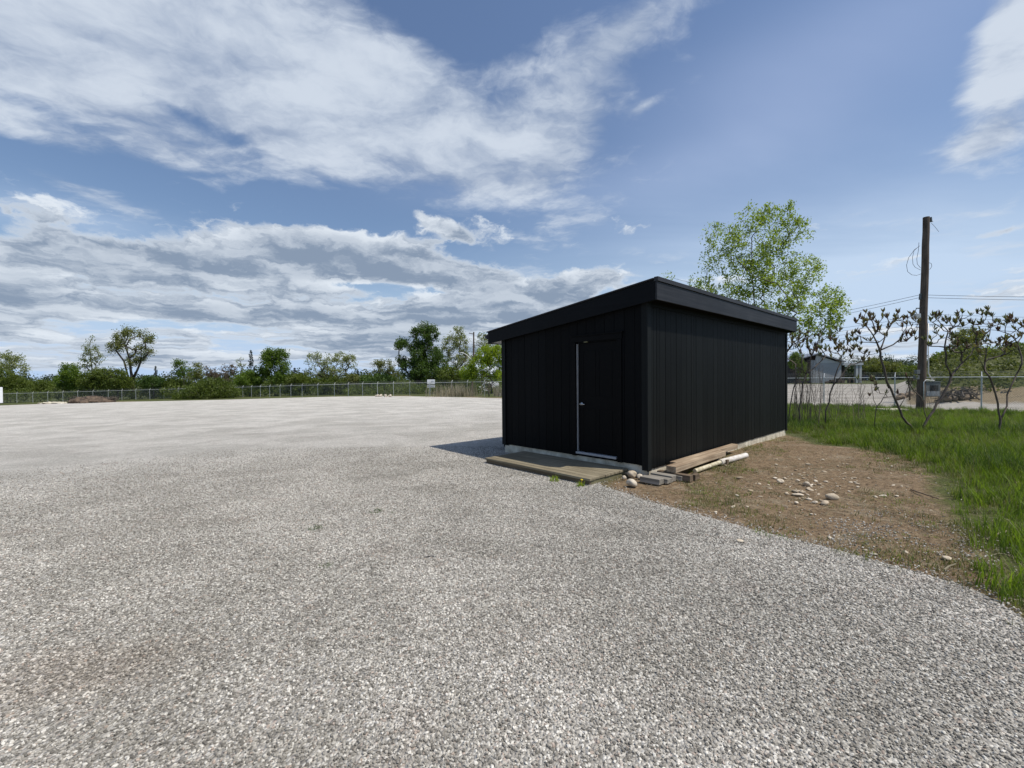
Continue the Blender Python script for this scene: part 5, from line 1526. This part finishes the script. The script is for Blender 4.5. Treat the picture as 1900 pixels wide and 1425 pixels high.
def pile(name, label, cat, px, py, wpx, hpx, mat, seed, n=14, sticks=0):
    p = gnd(px, py); W = wpx * p.y / FPX; Hh = hpx * p.y / FPX; rg = random.Random(seed); bm = bmesh.new()
    for _ in range(n):
        u = rg.uniform(-1, 1); s = W * rg.uniform(.10, .2) * (1.2 - abs(u) * .5)
        mt = Matrix.Translation((u * W * .42, rg.uniform(-.2, .2) * W * .5, Hh * rg.uniform(.1, .55) * (1 - abs(u) * .7))) @ Matrix.Rotation(rg.uniform(0, 6), 4, 'Z') @ Matrix.Diagonal((1, rg.uniform(.6, 1), min(1, Hh * .5 / s) * rg.uniform(.7, 1.1), 1))
        r = bmesh.ops.create_icosphere(bm, subdivisions=2, radius=s, matrix=mt)
        for v in r['verts']: v.co += Vector((rg.uniform(-1, 1), rg.uniform(-1, 1), rg.uniform(-1, 1))) * s * .12
    me = bpy.data.meshes.new(name); bm.to_mesh(me); bm.free()
    if sticks:
        root = empty(name, p); o = link('heap', me, M[mat], root)
        st = MB()
        for _ in range(sticks):
            c = Vector((rg.uniform(-.5, .5) * W, rg.uniform(-.4, .4), rg.uniform(.1, .7) * Hh)); d = Vector((rg.uniform(-1, 1), rg.uniform(-1, 1), rg.uniform(-.2, .7))) * .7
            st.tube([c - d, c + d * .2 + Vector((0, 0, rg.uniform(.0, .3))), c + d], [.045, .035, .012], 5)
        st.build('branches', M['bark'], root); tag(root, label, cat)
    else:
        o = link(name, me, M[mat]); o.location = p; tag(o, label, cat)


pile('debris_pile', 'reddish brown pile of roots and earth at the far left edge of the gravel', 'pile', 172, 747.3, 80, 13, 'dirt_pile', 1, 40, 170)
pile('rubble_pile', 'low grey rubble left of the brown root pile', 'pile', 100, 748.8, 50, 4, 'concrete', 2, 14)
pile('boulder', 'pale brown boulder in front of the far fence, left of the pair', 'boulder', 703, 736.2, 20, 7, 'rock_pale', 3, 5)
pile('boulder', 'pale brown boulder in front of the far fence, right of the pair', 'boulder', 719, 736.5, 18, 8, 'rock_pale', 4, 5)
pile('earth_bank', 'brown earth heap beyond the side fence left of the pole', 'pile', 1682, 742, 46, 20, 'dirt_pile2', 6, 16)
pile('brush_heap', 'heap of dry cut branches beyond the side fence right of the pole', 'pile', 1775, 741, 60, 16, 'dirt_pile2', 7, 14, 50)


# reeds and the little dead tree by the shed's left wall
def reeds():
    rg = random.Random(9); mb = MB()
    for _ in range(900):
        px = rg.gauss(845, 20) if rg.random() < .75 else rg.uniform(915, 940)
        Y = rg.uniform(52, 56); b = on(px, Y); n0 = len(mb.v)
        t = MB(); blade(t, 0, 0, rg.uniform(.7, 1.9), .05, rg.uniform(.1, .5), rg.uniform(0, 6.28)); mb.add([(v[0] + b.x, v[1] + b.y, v[2] + b.z) for v in t.v], t.f)
    o = mb.build('reeds', M['reed']); tag(o, 'dry pale reeds along the far fence left of the shed', 'reeds', kind='stuff')


reeds()
tree('dead_tree', 'small dark leafless tree at the fence close to the left wall of the shed', 'tree', 907, 52, [(905, 712, 18, 7), (912, 718, 16, 5), (898, 720, 14, 3)], 30, 3, .3, .10, 'leaf_brown', None, .022, trunk=[[(907, 738), (907, 724), (908, 708)]])
b = on(876, 54); k = MB(); k.tube([(0, 0, -.1), (0.02, 0, 1.85)], [.09, .08], 8); o = k.build('wooden_post', M['pole']); o.location = b; tag(o, 'dark wooden post in the reeds at the far fence', 'post')


# vehicles
def vehicle(name, label, cat, p, rz, L, W, Hh, paint, van=False):
    root = empty(name, p, rz); tag(root, label, cat)
    mb = MB()
    prof = [(-.5, .18), (-.5, .52), (-.47, .60), (-.30, .64), (-.17, .97), (.22, 1.0), (.40, .68), (.5, .58), (.5, .18)] if not van else [(-.5, .16), (-.5, .5), (-.46, .58), (-.34, .62), (-.24, .96), (-.15, 1.0), (.48, 1.0), (.5, .9), (.5, .16)]
    mb.prism([(x * L, -W / 2, z * Hh) for x, z in prof], (0, W, 0)); mb.build('body', M[paint], root, bevel=.05)
    w = MB(); pr = [(-.26, .66), (-.165, .93), (.20, .95), (.34, .68)] if not van else [(-.30, .64), (-.225, .92), (.1, .92), (.1, .64)]
    for yy in (-W / 2 - .012, W / 2 + .002): w.prism([(x * L, yy, z * Hh) for x, z in pr], (0, .01, 0))
    w.build('side_window', M['glass'], root)
    for sx_ in (-.32, .32):
        for sy_ in (-1, 1):
            t = MB(); t.tube([(sx_ * L, sy_ * W / 2 - .1 * sy_, .32), (sx_ * L, sy_ * W / 2 + .03 * sy_, .32)], .32, 14); wh = t.build('wheel', M['dark'], root)
            t = MB(); t.tube([(sx_ * L, sy_ * W / 2 + .031 * sy_, .32), (sx_ * L, sy_ * W / 2 + .04 * sy_, .32)], .18, 10); t.build('rim', M['galv'], wh)


vehicle('parked_car', 'dark parked car far off at the right end of the grey building', 'car', on(1613, 118), 0, 3.9, 1.7, 1.35, 'car_paint')
vehicle('parked_car', 'pale vehicle beyond the fence, half hidden by the small dark leafless tree', 'car', on(906, 78), .1, 3.6, 1.8, 1.8, 'white_paint', True)


def trailer():
    p = on(-50, 51); root = empty('box_trailer', p, .06); tag(root, 'white box trailer cut off by the left edge of the photo', 'trailer')
    k = MB(); k.box((-2.1, -1.1, .55), (2.1, 1.1, 2.45)); k.build('body', M['white_paint'], root, bevel=.04)
    k = MB(); k.box((-2.12, -1.14, .50), (2.12, 1.14, .545)); k.build('chassis', M['dark'], root)
    k = MB(); k.box((.9, -1.112, .62), (.94, -1.102, 2.38)); k.box((-1.0, -1.112, .62), (-.96, -1.102, 2.38)); k.build('panel_seam', M['box_grey'], root)
    for x in (-.5, .5, 1.4):
        for y in (-1.0, 1.0):
            t = MB(); t.tube([(x, y - .1, .33), (x, y + .1, .33)], .33, 14); t.build('wheel', M['dark'], root)


trailer()


# grey building beyond the pale lot
def building():
    Y = 84; b = on(1520, Y); root = empty('metal_building', b); tag(root, 'low grey metal building with an open bay, beyond the pale lot', 'building')
    P = lambda x, y: at(x, y, Y) - b
    xl, xr = P(1468, 700).x, P(1561, 700).x; ze = P(1561, 671).z; xa, za = P(1514, 656).x, P(1514, 656).z
    k = MB(); k.prism([(P(1505, 700).x, 0, -.1), (xr, 0, -.1), (xr, 0, ze), (P(1505, 700).x, 0, P(1505, 668).z)], (0, 12, 0)); k.build('wall', M['bldg_grey'], root)
    k = MB(); k.prism([(xl, .5, -.1), (P(1504.8, 700).x, .5, -.1), (P(1504.8, 700).x, .5, ze), (xl, .5, ze)], (0, 11, 0)); k.build('wall', M['bldg_shade'], root)  # second piece: solid block for the dark opening, its shade in the colour
    k = MB(); k.prism([(xl - .5, -.6, ze - .05), (xa, -.6, za - .12), (xr + .5, -.6, ze - .12), (xr + .5, -.6, ze + .1), (xa, -.6, za + .05), (xl - .5, -.6, ze + .12)], (0, 13, 0)); k.build('roof', M['bldg_roof'], root)
    k = MB(); k.prism([(P(1512, 672).x, -.02, ze - .2), (xr - .4, -.02, ze - .2), (xa, -.02, za - .2)], (0, .018, 0)); k.build('gable', M['bldg_trim'], root)
    x0, x1, zt = P(1561.5, 700).x, P(1599, 700).x, P(1590, 673).z
    k = MB(); k.box((x0, 4, -.1), (x1 - .2, 9, zt - .3)); k.build('bay_shade', M['bldg_shade'], root)  # solid block, the shade of the bay put into its colour
    k = MB(); k.box((x0, -.2, zt - .45), (x1 + .15, 9.2, zt)); k.build('bay_roof', M['bldg_trim'], root)
    for xx in (P(1590, 700).x, P(1596.5, 700).x):
        k = MB(); k.box((xx - .22, -.05, -.1), (xx + .22, .4, zt - .451)); k.build('post', M['bldg_trim'], root)
    for xx in (P(1566, 700).x, P(1575, 700).x, P(1583, 700).x):
        k = MB(); k.box((xx - .4, 3.3, .0), (xx + .35, 3.9, rnd.uniform(1.2, 2.4))); k.build('stored_crate', M['timber_old'], root)
    k = MB(); k.tube([P(1478, 655), P(1478, 690)], .12, 8); k.build('downpipe', M['bldg_trim'], root)
    k = MB()
    for _ in range(8):
        x = rnd.uniform(0, 7); k.box((x, -1.4, -.1), (x + .8, -.9, rnd.uniform(.3, .9)))
    k.build('crate_row', M['dirt_pile'], root)


building()


# hill on the right and the pale wood line behind it
def hills():
    xs = np.linspace(200, 620, 60); ys = np.linspace(280, 430, 30); X, Y = np.meshgrid(xs, ys)
    Z = 9 * np.exp(-((X - 380) / 150) ** 2) * np.sin(np.clip((Y - 280) / 110, 0, 1) * math.pi / 2) + vnoise(X, Y, .05, 4) * 2 - .5
    nx = 60; i = np.arange(29)[:, None] * nx + np.arange(59)[None, :]
    f = np.stack([i, i + 1, i + nx + 1, i + nx], -1).reshape(-1, 4); v = np.stack([X, Y, Z], -1).reshape(-1, 3)
    me = bpy.data.meshes.new('hills'); me.from_pydata(v.tolist(), [], f.tolist()); o = link('hills', me, M['hill'], smooth=True); tag(o, kind='structure')


M['hill'] = plain('wooded hillside', (.035, .055, .02), .95, .4, .05)
hills()
